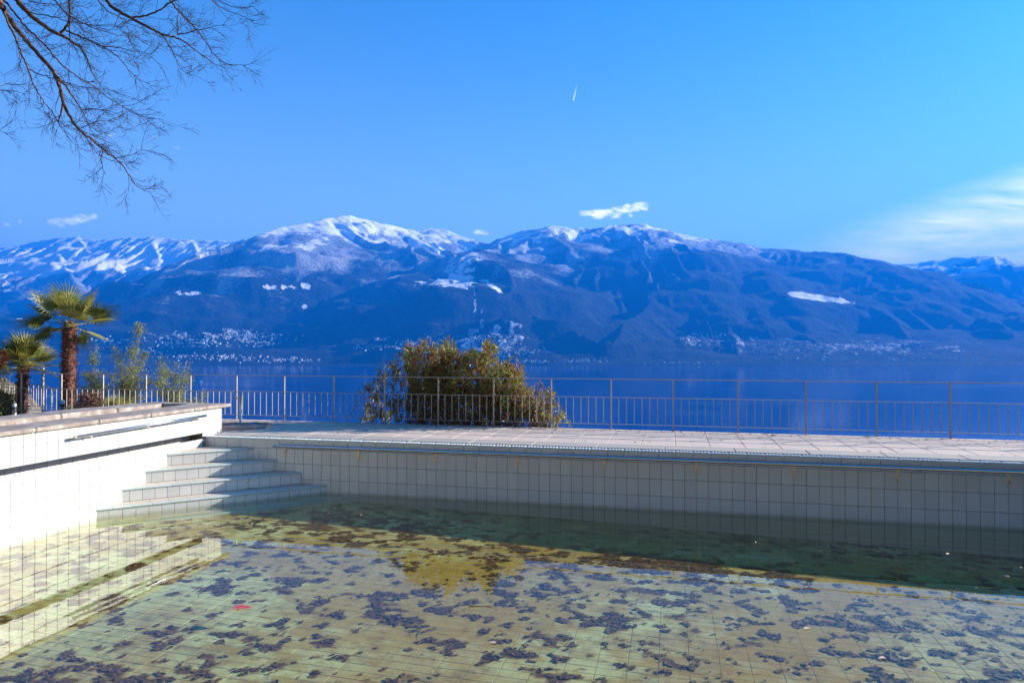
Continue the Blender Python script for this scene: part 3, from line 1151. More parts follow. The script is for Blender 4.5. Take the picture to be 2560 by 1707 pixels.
# twigs and leaves afloat
wp = lambda u, v: at(u, v, 1) * 0 + (CAM + (at(u, v, 1) - CAM) * (CAM[2] - .004) / (CAM[2] - at(u, v, 1)[2]))
a_, b_ = wp(1172, 1515), wp(1225, 1514)
c_, d_, e_ = wp(1180, 1500), wp(1176, 1530), wp(1195, 1493)
twig('floating_twig', [([a_, (a_ + b_) / 2, b_], .005), ([a_, c_, e_], .004), ([a_, d_], .003)], 0, M['twig'], label='dark forked twig afloat near the middle of the pool', cat='twig')
a_, b_, c_ = wp(648, 1540), wp(675, 1545), wp(682, 1555)
twig('floating_twig', [([a_, (a_ + b_) / 2, b_], .003), ([b_, c_], .003)], 0, mat('red_brown_twig', (.25, .08, .05), .7), label='thin reddish twig afloat left of the forked one', cat='twig')


def flat_leaf(name, u, v, L, m, **kw):
    P = wp(u, v)
    a = random.uniform(0, 6)
    th = np.linspace(0, 2 * math.pi, 11)[:-1]
    rr = 1 + .18 * np.cos(3 * th)
    V = [(L * rr[i] * math.cos(th[i]), L * .6 * rr[i] * math.sin(th[i]), .002 + .006 * abs(math.sin(th[i]))) for i in range(10)] + [(0, 0, .002)]
    o = MB().add(V, [(i, (i + 1) % 10, 10) for i in range(10)]).build(name, m, **kw)
    o.location = (P[0], P[1], .003); o.rotation_euler = (0, 0, a)
    return o


flat_leaf('floating_leaf', 603, 1518, .085, mat('pink_red_leaf', (.55, .08, .08), .5), label='single pinkish red leaf afloat on the left half of the pool', cat='leaf')
pale = mat('pale_dry_leaf', (.75, .55, .42), .6)
for i, (u, v, L) in enumerate([(2370, 1384, .028), (2516, 1440, .03), (2069, 1366, .022), (2017, 1570, .028), (2206, 1644, .028), (2338, 1677, .03), (2017, 1467, .018), (2050, 1378, .018), (1890, 1355, .014), (1438, 1322, .014), (1212, 1308, .012), (1232, 1605, .03), (823, 1283, .02), (904, 1287, .018), (631, 1308, .02), (2440, 1469, .02), (2533, 1490, .02), (2553, 1418, .02), (2452, 1596, .018)]):
    flat_leaf('floating_leaf', u, v, L, pale, label='tiny pale dry leaf fragment afloat on the pool water', cat='leaf', group='pale leaf fragments afloat on the pool')

# ------------------------------------------------------------------ foliage helpers
def leaf_quads(P, D, Nn, L, Wd, droop=None):
    """lanceolate leaves: base P, direction D, normal Nn, arrays; 4 tris-ish each (folded diamond of 2 quads)"""
    D = D / (np.linalg.norm(D, axis=1)[:, None] + 1e-9)
    S = np.cross(D, Nn); S /= np.linalg.norm(S, axis=1)[:, None] + 1e-9
    U = np.cross(S, D)
    L = L[:, None]; Wd = Wd[:, None]
    b = P
    m = P + D * L * .45 + U * Wd * .25
    tip = P + D * L - U * L * .06
    l_ = P + D * L * .45 + S * Wd * .5
    r_ = P + D * L * .45 - S * Wd * .5
    V = np.stack([b, l_, tip, r_, m], 1).reshape(-1, 3)
    n = len(P)
    i = np.arange(n)[:, None] * 5
    F = np.concatenate([i + np.array([0, 1, 4]), i + np.array([1, 2, 4]), i + np.array([2, 3, 4]), i + np.array([3, 0, 4])])
    return V, F


def leaf_mat(name, c0, c1, rough=.4, trans=.42):
    m = bpy.data.materials.new(name)
    m.use_nodes = True
    t = m.node_tree
    b = t.nodes['Principled BSDF']
    gg = G(t)
    n = gg.noise(geo(gg), 9, 2, .5)
    c = gg.mix(gg.ramp(n, [(.35, (0, 0, 0)), (.65, (1, 1, 1))]), c0, c1)
    gg.l(c, b.inputs['Base Color'])
    b.inputs['Roughness'].default_value = rough
    tn = gg.n('ShaderNodeBsdfTranslucent'); gg.l(c, tn.inputs[0])
    mx = gg.n('ShaderNodeMixShader'); mx.inputs[0].default_value = trans
    gg.l(b.outputs[0], mx.inputs[1]); gg.l(tn.outputs[0], mx.inputs[2])
    gg.l(mx.outputs[0], t.nodes['Material Output'].inputs[0])
    return m


M['ol_g'] = leaf_mat('oleander_green', (.11, .15, .03), (.30, .31, .05), .38)
M['ol_y'] = leaf_mat('oleander_olive', (.27, .25, .05), (.38, .30, .08), .4)
M['ol_r'] = leaf_mat('oleander_red_brown', (.24, .075, .035), (.34, .15, .07), .45)
M['bark'] = mat('grey_brown_stem', (.20, .15, .11), .9)


def rand_unit(n):
    v = rng.normal(size=(n, 3))
    return v / np.linalg.norm(v, axis=1)[:, None]


# ------------------------------------------------------------------ oleander behind the railing
def ol_point(u, v, Y):
    r_ = at(u, v, 1) - CAM
    return CAM + r_ * (Y - CAM[1]) / r_[1]


ole = empty('oleander_bush', (3.9, 3.1, .75), label='broad oleander bush with olive and reddish leaves growing just behind the railing', cat='bush')
oo_ = np.array((3.9, 3.1, .75))
prof_u = [912, 930, 980, 1020, 1045, 1085, 1110, 1150, 1170, 1200, 1228, 1240, 1265, 1300, 1320, 1345, 1372, 1395, 1405]
prof_v = [1000, 935, 905, 866, 862, 852, 858, 872, 884, 876, 846, 892, 905, 912, 965, 958, 955, 1025, 1050]
stemsb = TB()
LV = {0: [], 1: [], 2: []}
basespots = [(2.75, 3.0), (3.3, 3.15), (3.85, 3.0), (4.4, 3.1), (4.9, 2.95), (5.3, 3.0)]
for i in range(400):
    u = rng.uniform(918, 1400) if i % 3 else rng.normal(1120, 100)
    u = min(max(u, 915), 1403)
    if (u < 1015 and rng.random() < .55) or (u > 1300 and rng.random() < .35): continue
    vt = np.interp(u, prof_u, prof_v) + 2 + 9 * math.sin(u / 9.0) + (abs(rng.normal(0, 9)) if rng.random() < .85 else -rng.uniform(4, 16))
    f_ = rng.random() ** 1.15
    if i < 90: f_ *= .08
    v = vt + f_ * (1066 - vt) * .95
    Y = rng.uniform(2.62, 3.8)
    tip = ol_point(u, v, Y)
    bx, by = basespots[rng.integers(0, 6)]
    if abs(bx - tip[0]) > 1.3: bx = tip[0] + rng.uniform(-.7, .7)
    base_ = np.array((bx + rng.normal(0, .14), by + rng.normal(0, .10), .70))
    if u > 1340 or u < 950: base_ = np.array((tip[0] * .6 + bx * .4, 2.95, .72))
    ctrl = np.array((base_[0] * .75 + tip[0] * .25, base_[1] * .7 + tip[1] * .3, base_[2] + (tip[2] - base_[2]) * .5))
    ts = np.linspace(0, 1, 8)[:, None]
    P = (1 - ts) ** 2 * base_ + 2 * ts * (1 - ts) * ctrl + ts ** 2 * tip
    P += rng.normal(0, .016, P.shape) * ts
    stemsb.tube(P - oo_, np.linspace(.010, .003, 8), 4)
    L_ = np.linalg.norm(tip - base_)
    nl = int(10 + 26 * min(L_, 1.4))
    tt_ = 1 - rng.random(nl) ** 1.7 * .62
    Pi = np.stack([np.interp(tt_, ts[:, 0], P[:, a]) for a in range(3)], 1) + rng.normal(0, .035, (nl, 3))
    ax = (tip - ctrl) / np.linalg.norm(tip - ctrl)
    D = rand_unit(nl) * .95 + ax * .75 + np.array((0, 0, .15))
    red = rng.random() < (.35 if v < vt + 30 else .22)
    kind = np.where(rng.random(nl) < (.62 if red else .12), 2, np.where(rng.random(nl) < .38, 1, 0))
    Vl = rng.uniform(.10, .17, nl)
    for kk in range(3):
        msk = kind == kk
        if msk.sum():
            V_, F_ = leaf_quads(Pi[msk] - oo_, D[msk], rand_unit(msk.sum()) * .6 + np.array((0, 0, .8)), Vl[msk], Vl[msk] * rng.uniform(.2, .28))
            LV[kk].append((V_, F_))
stemsb.build('stems', M['bark'], ole)


def stack(lst, name, m, parent, **kw):
    Vs, Fs, n = [], [], 0
    for V_, F_ in lst:
        Vs.append(V_); Fs.append(F_ + n); n += len(V_)
    me = mesh_np(name, np.concatenate(Vs), np.concatenate(Fs), [m])
    return link(tag(bpy.data.objects.new(name, me), **kw), parent)


for kk, mm in ((0, 'ol_g'), (1, 'ol_y'), (2, 'ol_r')):
    stack(LV[kk], 'foliage', M[mm], ole, kind='stuff')

# ------------------------------------------------------------------ palms
M['palm'] = leaf_mat('palm_green', (.065, .10, .018), (.22, .22, .035), .33, .3)
M['palm_y'] = leaf_mat('palm_yellow_green', (.22, .23, .045), (.46, .40, .11), .35, .3)
M['palm_dead'] = leaf_mat('palm_dry', (.30, .20, .10), (.22, .13, .06), .6, .1)
M['fibre'] = mat('brown_palm_fibre', (.16, .07, .045), .95, build=f_leaf([(.04, .016, .013), (.12, .045, .032), (.26, .12, .08)], .95))


def fan_leaf(name, parent, base, dirv, pet, blade, m, nseg=26, spread=R(105), droop=.25, roll=0.0):
    d = np.array(dirv, float); d /= np.linalg.norm(d)
    up = np.array((0, 0, 1.0))
    side = np.cross(d, up); side /= np.linalg.norm(side) + 1e-9
    nrm = np.cross(side, d)
    c, s = math.cos(roll), math.sin(roll)
    side, nrm = side * c + nrm * s, nrm * c - side * s
    # petiole, slightly arching
    ts = np.linspace(0, 1, 6)[:, None]
    P = d * pet * ts - up * .10 * pet * ts ** 2
    mb = TB()
    mb.tube(P, np.linspace(.014, .008, 6), 4)
    hub = P[-1]
    V, F, n = [], [], 0
    for i in range(nseg):
        a = -spread + 2 * spread * (i + .5) / nseg
        L = blade * (1 - .22 * (abs(a) / spread) ** 2) * random.uniform(.92, 1.05)
        dr = d * math.cos(a) + side * math.sin(a)
        cr = -d * math.sin(a) + side * math.cos(a)
        hw = 2 * spread / nseg * .5
        pts = []
        for j, r_ in enumerate((.04, .42, .75, 1.0)):
            w = (r_ * L * math.tan(hw) * 1.1) if r_ < .5 else (.50 * L * math.tan(hw) * (1 - (r_ - .42) / .58) ** .8 + .0012)
            # cone-shaped blade (cupped) and drooping tips
            cen = hub + dr * L * r_ + nrm * (.16 * L * r_ * (abs(a) / spread) ** 1.5) - up * (droop * L * max(0, r_ - .4) ** 2 * random.uniform(.7, 1.5))
            fold = nrm * (w * .55)
            pts += [cen - cr * w, cen + fold, cen + cr * w]
        V += pts
        for j in range(3):
            o = n + 3 * j
            F += [(o, o + 1, o + 4, o + 3), (o + 1, o + 2, o + 5, o + 4)]
        n += 12
    Vt, Ft, k = np.concatenate(mb.V), np.concatenate(mb.F), 0
    Fa = np.concatenate([np.array(F), Ft + len(V)])
    me = mesh_np(name, np.concatenate([np.array(V), Vt]), Fa, [m])
    o = bpy.data.objects.new(name, me)
    o.location = base
    link(o, parent)
    return o


def palm_trunk(root, h, r0, r1, nf, lean=(0, 0)):
    zs = np.linspace(-.3, h, 26)
    P = np.stack([lean[0] * (zs / h) ** 1.5 * (zs > 0) if False else lean[0] * np.clip(zs / h, 0, 1) ** 1.4, lean[1] * np.clip(zs / h, 0, 1), zs], 1)
    P[:, :2] += rng.normal(0, .006, (26, 2))
    rad = np.interp(zs, [-.3, h * .6, h * .93, h], [r0, r0 * .92, r1, r1 * .7]) + rng.normal(0, .006, 26)
    TBt = TB(); TBt.tube(P, rad, 16)
    TBt.build('trunk', M['fibre'], root)
    # shaggy fibres
    Vs, Fs = [], []
    n = nf
    zz = rng.uniform(0, h, n)
    ang = rng.uniform(0, 2 * math.pi, n)
    rr = np.interp(zz, zs, rad)
    cx_, cy_ = np.interp(zz, zs, P[:, 0]), np.interp(zz, zs, P[:, 1])
    rd_ = np.stack([np.cos(ang), np.sin(ang), 0 * ang], 1)
    B = np.stack([cx_, cy_, zz], 1) + rd_ * (rr * .97)[:, None]
    tang = np.stack([-np.sin(ang), np.cos(ang), 0 * ang], 1)
    D = rd_ * rng.uniform(.2, .75, n)[:, None] + tang * rng.normal(0, .8, n)[:, None] + np.array((0, 0, 1)) * rng.normal(.1, .45, n)[:, None]
    Ln = rng.uniform(.04, .13, n)
    V_, F_ = leaf_quads(B, D, rd_ + rand_unit(n) * .3, Ln, Ln * rng.uniform(.10, .25, n))
    stack([(V_, F_)], 'fibres', M['fibre'], root, kind='stuff')
    return np.array([P[-1, 0], P[-1, 1], h])


def palm(base, h, lab, nleaf, pet, blade, r0, r1, custom=None, lean=(0, 0), elr=(-15, 85)):
    root = empty('fan_palm', base, label=lab, cat='palm', group='palms behind the left railing')
    top = palm_trunk(root, h, r0, r1, int(1500 * h / 2.5), lean)
    specs = custom or []
    for i in range(nleaf):
        az = i * 2.399 + random.uniform(-.2, .2)
        el = R(elr[0] + (elr[1] - elr[0]) * ((i + .5) / nleaf) ** 1.0)
        specs.append((math.cos(az) * math.cos(el), math.sin(az) * math.cos(el), math.sin(el), random.uniform(.9, 1.1), random.choice(('palm', 'palm', 'palm_y')), random.uniform(-.5, .5)))
    for dx_, dy_, dz_, s_, mm, ro in specs:
        fan_leaf('frond', root, top + np.array((0, 0, -.05)), (dx_, dy_, dz_), pet * s_, blade * s_, M[mm], roll=ro)
    return root, top


r3 = Vector((math.cos(YAW), -math.sin(YAW), 0))   # image-right direction on the ground
f3 = Vector((math.sin(YAW), math.cos(YAW), 0))    # away from the camera


def dirs(a_deg, toward, s_, mm, ro=0.0):
    """frond pointing at picture angle a (0 = right, 90 = up), 'toward' < 0 leans to the camera"""
    a = R(a_deg)
    v = r3 * math.cos(a) + f3 * toward + Vector((0, 0, 1)) * math.sin(a)
    return (v.x, v.y, v.z, s_, mm, ro)


b1 = at(171, 1036, 16.2)
p1_, top1 = palm(b1, at(170, 806, 16.2)[2] - b1[2], 'tall fan palm with shaggy brown trunk and open crown behind the left railing', 0, .50, .68, .15, .135,
                 custom=[dirs(168, -.1, 1.1, 'palm', .5), dirs(155, .2, 1.05, 'palm', -.4), dirs(128, -.3, 1.05, 'palm_y', .3), dirs(102, .1, 1.05, 'palm', .1),
                         dirs(92, -.5, .9, 'palm_y', .2), dirs(62, .4, .8, 'palm', -.5), dirs(45, -.2, 1.05, 'palm_y', -.9), dirs(28, .3, 1.05, 'palm', .5),
                         dirs(8, -.3, 1.05, 'palm_y', -.2), dirs(-14, -.4, .95, 'palm_y', .3), dirs(205, -.5, .85, 'palm', .5), dirs(190, .5, .8, 'palm', 0),
                         dirs(75, .9, .8, 'palm', .6), dirs(110, .9, .8, 'palm', -.6), dirs(-52, .25, .62, 'palm', .9), dirs(38, -.9, .8, 'palm_y', .3), dirs(142, -.8, .8, 'palm', .2)], lean=(.02, 0))
b2_ = at(52, 1040, 16.6)
palm(b2_, at(60, 912, 16.6)[2] - b2_[2], 'shorter fan palm with dense bushy crown at the far left of the railing', 24, .38, .55, .12, .10, lean=(.08, 0), elr=(-8, 88))
# low young fan palm without trunk
b3 = at(285, 1040, 15.6)
lowp = empty('young_fan_palm', b3, label='low yellow-green young fan palm without a trunk under the feathery shrubs', cat='palm')
for a, tw, s_, mm in ((130, -.2, 1, 'palm_y'), (105, .2, .9, 'palm'), (80, -.3, 1.0, 'palm_y'), (55, .1, 1.0, 'palm_y'), (35, -.2, 1.1, 'palm_y'), (15, .2, 1.1, 'palm'), (160, .3, .9, 'palm'), (145, -.5, .9, 'palm'), (70, .6, .8, 'palm'), (5, -.5, .9, 'palm_y')):
    d_ = dirs(a, tw, s_, mm)
    fan_leaf('frond', lowp, (0, 0, 0), d_[:3], .28 * s_, .36 * s_, M[mm], nseg=20, spread=R(75), roll=random.uniform(-.6, .6))

# feathery shrubs behind the railing
M['mim'] = leaf_mat('feathery_yellow_green', (.26, .29, .09), (.42, .42, .15), .5, .3)
M['mim2'] = leaf_mat('feathery_dull_green', (.14, .19, .08), (.22, .26, .11), .5, .3)


def feather(lab, ubase, tips, D0, n_each=1300):
    base_ = at(ubase, 1062, D0)
    root = empty('feathery_shrub', base_, label=lab, cat='shrub', group='feathery shrubs behind the left railing')
    tb = TB(); A, Bq = [], []
    for (u, v, w) in tips:
        tip = at(u, v, D0 + rng.uniform(-.4, .5)) - base_
        ts = np.linspace(0, 1, 9)[:, None]
        ctrl = np.array((tip[0] * .35, tip[1] * .35, tip[2] * .6))
        P = 2 * ts * (1 - ts) * ctrl + ts ** 2 * tip
        tb.tube(P, np.linspace(.014, .003, 9), 4)
        H = tip[2]
        # side sprays
        for k in range(int(7 + H * 9)):
            t_ = rng.uniform(.22, 1.0)
            q0 = np.array([np.interp(t_, ts[:, 0], P[:, a]) for a in range(3)])
            ww = w * (1.25 - t_) * rng.uniform(.6, 1.5)
            dd = rand_unit(1)[0] * np.array((1, 1, .5)) + np.array((0, 0, .45))
            q1 = q0 + dd * ww
            tb.tube([q0, (q0 + q1) / 2 + (0, 0, .02), q1], [.004, .003, .0015], 3)
            m = int(n_each / 28)
            tt2 = rng.random(m)[:, None]
            Pb = q0 + (q1 - q0) * tt2 + rng.normal(0, .055, (m, 3))
            Dd = rand_unit(m) + np.array((0, 0, .4))
            Ln = rng.uniform(.03, .07, m)
            (A if rng.random() < .6 else Bq).append(leaf_quads(Pb, Dd, rand_unit(m), Ln, Ln * .28))
    tb.build('stems', M['bark'], root)
    if A: stack(A, 'foliage', M['mim'], root, kind='stuff')
    if Bq: stack(Bq, 'foliage', M['mim2'], root, kind='stuff')


feather('feathery yellow-green shrub just right of the tall palm trunk', 235, [(236, 868, .28), (215, 925, .3), (250, 930, .3), (205, 975, .3), (262, 965, .35)], 16.6)
feather('tallest feathery shrub with a pointed top, middle of the three', 320, [(350, 818, .30), (330, 875, .34), (292, 872, .3), (365, 880, .32), (300, 915, .36), (345, 920, .4), (275, 940, .36), (375, 950, .38), (325, 955, .4)], 17.0)
feather('low feathery shrub at the right end of the three, thinning out over the lake', 425, [(398, 890, .3), (440, 905, .28), (415, 930, .36), (478, 908, .22), (470, 950, .3), (390, 955, .36), (515, 985, .22), (445, 975, .36), (500, 1010, .26)], 16.8)

# dry reddish shrub and red flowering plant at the left
M['dry'] = leaf_mat('dry_reddish_leaves', (.28, .15, .11), (.16, .08, .06), .8, .1)


def puff(name, lab, cat, u, v, D0, ru, h, n, ms, L=.06, **kw):
    base_ = at(u, v, D0)
    root = empty(name, base_, label=lab, cat=cat, **kw)
    sc = D0 / FPX
    tb = TB()
    for i in range(16):
        a = rng.uniform(0, 6.28)
        tip = np.array((math.cos(a) * ru * sc * rng.random(), math.sin(a) * ru * sc * rng.random(), h * sc * rng.uniform(.6, 1)))
        tb.tube([(0, 0, -.1), tip * .5 + (0, 0, .05), tip], [.006, .004, .002], 3)
    tb.build('stems', M['bark'], root)
    for m_, frac in ms:
        k = int(n * frac)
        a = rng.uniform(0, 6.28, k); r_ = np.sqrt(rng.random(k)); z = rng.random(k)
        env = np.sqrt(1 - (z * .9) ** 2)
        P = np.stack([np.cos(a) * r_ * env * ru * sc, np.sin(a) * r_ * env * ru * sc, z * h * sc], 1) + rng.normal(0, .03, (k, 3))
        Ln = rng.uniform(.5, 1.2, k) * L
        V_, F_ = leaf_quads(P, rand_unit(k) + np.array((0, 0, .3)), rand_unit(k), Ln, Ln * .3)
        stack([(V_, F_)], 'foliage', m_, root, kind='stuff')
    return root


puff('dry_shrub', 'withered reddish brown shrub at the foot of the tall palm', 'shrub', 228, 1046, 15.4, 40, 62, 1500, [(M['dry'], 1.0)], .09)
puff('low_shrub', 'dark green low shrub between the palm trunks', 'shrub', 190, 1050, 15.8, 34, 34, 700, [(M['mim2'], 1.0)], .07)
M['redfl'] = leaf_mat('red_flower', (.65, .03, .02), (.75, .08, .04), .5, .3)
rf_ = puff('flowering_shrub', 'shrub with bright red flowers cut off by the left edge', 'shrub', -6, 1040, 15.9, 30, 165, 1400, [(M['mim'], .8), (M['dry'], .2)], .09)
for (u, v) in ((10, 884), (5, 902), (14, 893), (2, 915), (-4, 880)):
    P = at(u, v, 15.8) - np.array(rf_.location)
    V_, F_ = leaf_quads(np.repeat(P[None], 26, 0) + rng.normal(0, .02, (26, 3)), rand_unit(26), rand_unit(26), np.full(26, .06), np.full(26, .035))
    stack([(V_, F_)], 'flower', M['redfl'], rf_)
puff('yellow_grass_tuft', 'yellowish grassy tuft at the left end beneath the short palm', 'grass tuft', 8, 1050, 15.9, 34, 60, 900, [(M['palm_y'], .6), (M['dry'], .4)], .16)

# ------------------------------------------------------------------ overhanging bare tree
M['limb'] = mat('rust_brown_bark', (.11, .065, .045), .9, build=f_leaf([(.035, .02, .015), (.08, .04, .025), (.16, .075, .04)], .9))
M['twigs'] = mat('grey_brown_twig_bark', (.035, .025, .028), .8)
ZS_ = 3.136
tb_ = Vector(at(-560, 1150, 8.6)); tb_.z = .87
tree = empty('bare_tree', tb_, label='leafless tree whose limbs and fine twigs hang into the upper left corner', cat='tree')
to = np.array(tb_)
limbs = [
    (7.6, [(-60, -80), (20, 60), (90, 180), (230, 350), (330, 460), (420, 560), (450, 640), (480, 720), (495, 800), (540, 900), (600, 1000), (700, 1075), (800, 1165), (900, 1240), (970, 1300), (1020, 1390), (1070, 1460), (1130, 1500), (1190, 1510)], 19, 1.6),
    (7.5, [(495, 800), (480, 880), (455, 965)], 8, 4),
    (7.4, [(430, 590), (500, 650), (560, 740), (620, 830), (660, 900), (685, 975)], 8, 2.5),
    (7.3, [(30, 80), (60, 180), (130, 320), (175, 440), (225, 550), (260, 660), (340, 800), (430, 900), (470, 1000), (540, 1080)], 8, 1.6),
    (8.4, [(100, -40), (180, 60), (260, 140), (340, 200), (420, 255), (470, 270), (560, 330), (625, 360), (680, 460), (730, 590), (800, 680)], 19, 1.6),
    (8.4, [(470, 268), (530, 210), (548, 120), (543, 0), (540, -60)], 9, 7),
    (8.3, [(545, 60), (545, 200), (547, 320)], 7, 3),
    (8.3, [(520, 245), (640, 290), (800, 365), (900, 420), (1000, 540), (1080, 620), (1170, 660)], 6, 1.4),
    (8.3, [(800, 365), (930, 370), (1050, 400), (1200, 430)], 3.5, 1.2),
    (8.8, [(780, -60), (880, 60), (1030, 145), (1150, 210), (1270, 270), (1400, 300), (1500, 370), (1600, 440), (1700, 520)], 13, 1.8),
    (8.8, [(1030, 140), (1150, 125), (1250, 85), (1330, 30), (1400, -10)], 7, 4),
    (8.7, [(1270, 272), (1340, 370), (1390, 490), (1430, 560), (1500, 600)], 4.5, 1.4),
    (9.2, [(1290, -50), (1400, 90), (1520, 210), (1600, 310), (1670, 420), (1760, 500), (1930, 515)], 6.5, 1.4),
    (9.1, [(1390, 275), (1540, 240), (1650, 215), (1770, 195)], 4.5, 1.2),
    (9.1, [(1390, 275), (1385, 180), (1400, 90)], 3.5, 2.5),
    (7.8, [(60, 30), (120, 110), (200, 210), (300, 300), (400, 410), (480, 510), (600, 600), (720, 670), (850, 770), (1000, 860), (1180, 950)], 7, 1.4),
    (8.0, [(400, -30), (520, 110), (640, 180), (760, 230), (950, 285), (1100, 300)], 5, 1.4),
    (8.0, [(740, -30), (840, 90), (930, 130), (1010, 185)], 5, 2),
    (7.2, [(-80, 640), (0, 680), (100, 640)], 3, 1.2),
    (7.2, [(-80, 690), (20, 712), (150, 720), (200, 740)], 3.5, 1.2),
    (7.2, [(-80, 1010), (-20, 1030), (40, 1040)], 3, 1.2),
    (9.4, [(1600, -60), (1720, 60), (1850, 110), (1990, 170)], 3.5, 1.2),
    (9.4, [(1640, -60), (1720, 10), (1850, 70), (2000, 50)], 3.5, 1.2),
    (8.1, [(150, -30), (230, 10), (400, 40), (560, 25), (700, 70)], 4, 1.4),
    (7.9, [(200, 90), (330, 120), (470, 150), (640, 190), (820, 205), (960, 220)], 4, 1.3),
    (7.5, [(230, 545), (330, 590), (420, 620), (620, 680), (780, 700), (900, 712)], 4, 1.2),
    (7.5, [(640, 860), (720, 855), (785, 850), (830, 890), (900, 915)], 3.5, 1.2),
    (7.6, [(635, 1005), (720, 965), (800, 940), (900, 960)], 3.5, 1.2),
    (7.6, [(800, 1175), (795, 1260), (800, 1320), (830, 1370)], 3.5, 1.6),
    (7.6, [(905, 1240), (1000, 1225), (1070, 1205), (1120, 1160)], 3, 1.1),
    (7.6, [(640, 1030), (700, 1120), (740, 1190), (790, 1230)], 3, 1.1),
]
tw_ = TB()
cnt = [0]
grav = np.array((0, 0, -1.0))
R3, F3 = np.array(r3), np.array(f3)
trend = R3 * .55 + grav * .35


def grow(p, d, L, r_, depth):
    n = max(4, int(L / .05))
    pts = [p]
    d = d / np.linalg.norm(d)
    step = L / n
    bend = rng.normal(0, .10, 3) + trend * .05 + np.array((0, 0, rng.uniform(-.02, .09)))
    for i in range(n):
        d = d + bend * (.5 + rng.random()) + rng.normal(0, .10, 3)
        d /= np.linalg.norm(d)
        pts.append(pts[-1] + d * step)
    pts = np.array(pts)
    tw_.tube(pts - to, np.linspace(r_, max(r_ * .35, .0011), len(pts)), 3)
    cnt[0] += 1
    if depth > 0:
        k = int(L / (.085 if depth > 1 else .075)) + 1
        for j in range(k):
            t_ = rng.uniform(.15, 1)
            i = min(int(t_ * n), n - 1)
            dd = pts[i + 1] - pts[i]
            dd /= np.linalg.norm(dd)
            side = rand_unit(1)[0]
            side -= dd * side.dot(dd)
            side /= np.linalg.norm(side) + 1e-6
            side[1] *= .6
            nd2 = dd * .75 + side * rng.uniform(.45, .9) + trend * .15
            grow(pts[i], nd2, L * rng.uniform(.30, .58) * (1.15 - .5 * t_), max(r_ * .55, .0013), depth - 1)


for li, (D0, pl, ra, rb_) in enumerate(limbs):
    pl = np.array(pl, float)
    # resample smooth
    seg = np.concatenate([[0], np.cumsum(np.hypot(*np.diff(pl, axis=0).T))])
    ns_ = max(8, int(seg[-1] / 22))
    s_ = np.linspace(0, seg[-1], ns_)
    uu, vv = np.interp(s_, seg, pl[:, 0]), np.interp(s_, seg, pl[:, 1])
    for _ in range(2):
        uu[1:-1] = (uu[:-2] + 2 * uu[1:-1] + uu[2:]) / 4
        vv[1:-1] = (vv[:-2] + 2 * vv[1:-1] + vv[2:]) / 4
    Dd = D0 + .25 * np.sin(s_ / 260.0 + li) - .0
    if li in (1, 2, 5, 6, 7, 8, 10, 11, 13, 14, 24, 25, 26, 27, 28, 29, 30):
        Dd = np.full(ns_, D0)
    P = np.array([at(u / ZS_, v / ZS_, d_) for u, v, d_ in zip(uu, vv, Dd)])
    P[1:-1] += rng.normal(0, .004, P[1:-1].shape)
    rad = np.linspace(ra, rb_, ns_) / ZS_ * D0 / FPX * 1.15
    lt = TB(); lt.tube(P - to, rad, 7)
    lt.build('limb', M['limb'], tree)
    Lr = seg[-1] / ZS_ * D0 / FPX
    nb = int(Lr / .075)
    for j in range(nb):
        t_ = rng.uniform(.02 if ra > 10 else .1, 1) if j else .995
        i = min(int(t_ * (ns_ - 1)), ns_ - 2)
        dd = P[i + 1] - P[i]; dd /= np.linalg.norm(dd)
        side = rand_unit(1)[0]; side -= dd * side.dot(dd); side /= np.linalg.norm(side)
        side = side * np.array((1, .6, 1))
        L = rng.uniform(.16, .50) * (1.0 if ra < 6 else 1.1)
        grow(P[i], dd * .8 + side * rng.uniform(.5, 1.0) + trend * .25, L, rng.uniform(.0022, .0038), 2 if rng.random() < .75 else 1)
tw_.build('twigs', M['twigs'], tree, kind='stuff')
# trunk and limb roots outside the frame
tk = TB()
top_ = at(-520, -260, 8.6)
tk.tube(np.array([to + (0, 0, -.2), to + (0, 0, .6), (to * .6 + top_ * .4), top_]) - to, [.34, .27, .21, .17], 12)
tk.build('trunk', M['limb'], tree)
for (pu, pv, d_, r_) in ((-60, -80, 7.6, .045), (100, -40, 8.4, .045), (780, -60, 8.8, .035), (30, 80, 7.3, .03), (400, -30, 8.0, .02), (1290, -50, 9.2, .03), (1600, -60, 9.4, .02), (740, -30, 8.0, .015), (-80, 690, 7.2, .012), (540, -60, 8.4, .018), (150, -30, 8.1, .014), (60, 30, 7.8, .02), (-80, 640, 7.2, .01), (-80, 1010, 7.2, .01)):
    e = at(pu / ZS_, pv / ZS_, d_)
    mid = (e + top_) / 2 + np.array((0, 0, .25 if pv < 300 else -.05))
    ts = np.linspace(0, 1, 10)[:, None]
    P = (1 - ts) ** 2 * top_ + 2 * ts * (1 - ts) * mid + ts ** 2 * e
    rk = TB(); rk.tube(P - to, np.linspace(r_ * 1.6, r_ * .62, 10), 7)
    rk.build('limb', M['limb'], tree)

# ------------------------------------------------------------------ hillside below the terrace
ZL = -110.0


def f_hill(gg, b):
    p = geo(gg)
    n = gg.noise(p, .06, 6, .6)
    n2 = gg.noise(p, .5, 4, .6)
    c = gg.ramp(n, [(.35, (.10, .085, .07)), (.5, (.20, .155, .13)), (.65, (.13, .12, .07))])
    c = gg.mix(gg.m('MULTIPLY', n2, .5), c, (.06, .06, .04))
    gg.l(c, b.inputs['Base Color'])


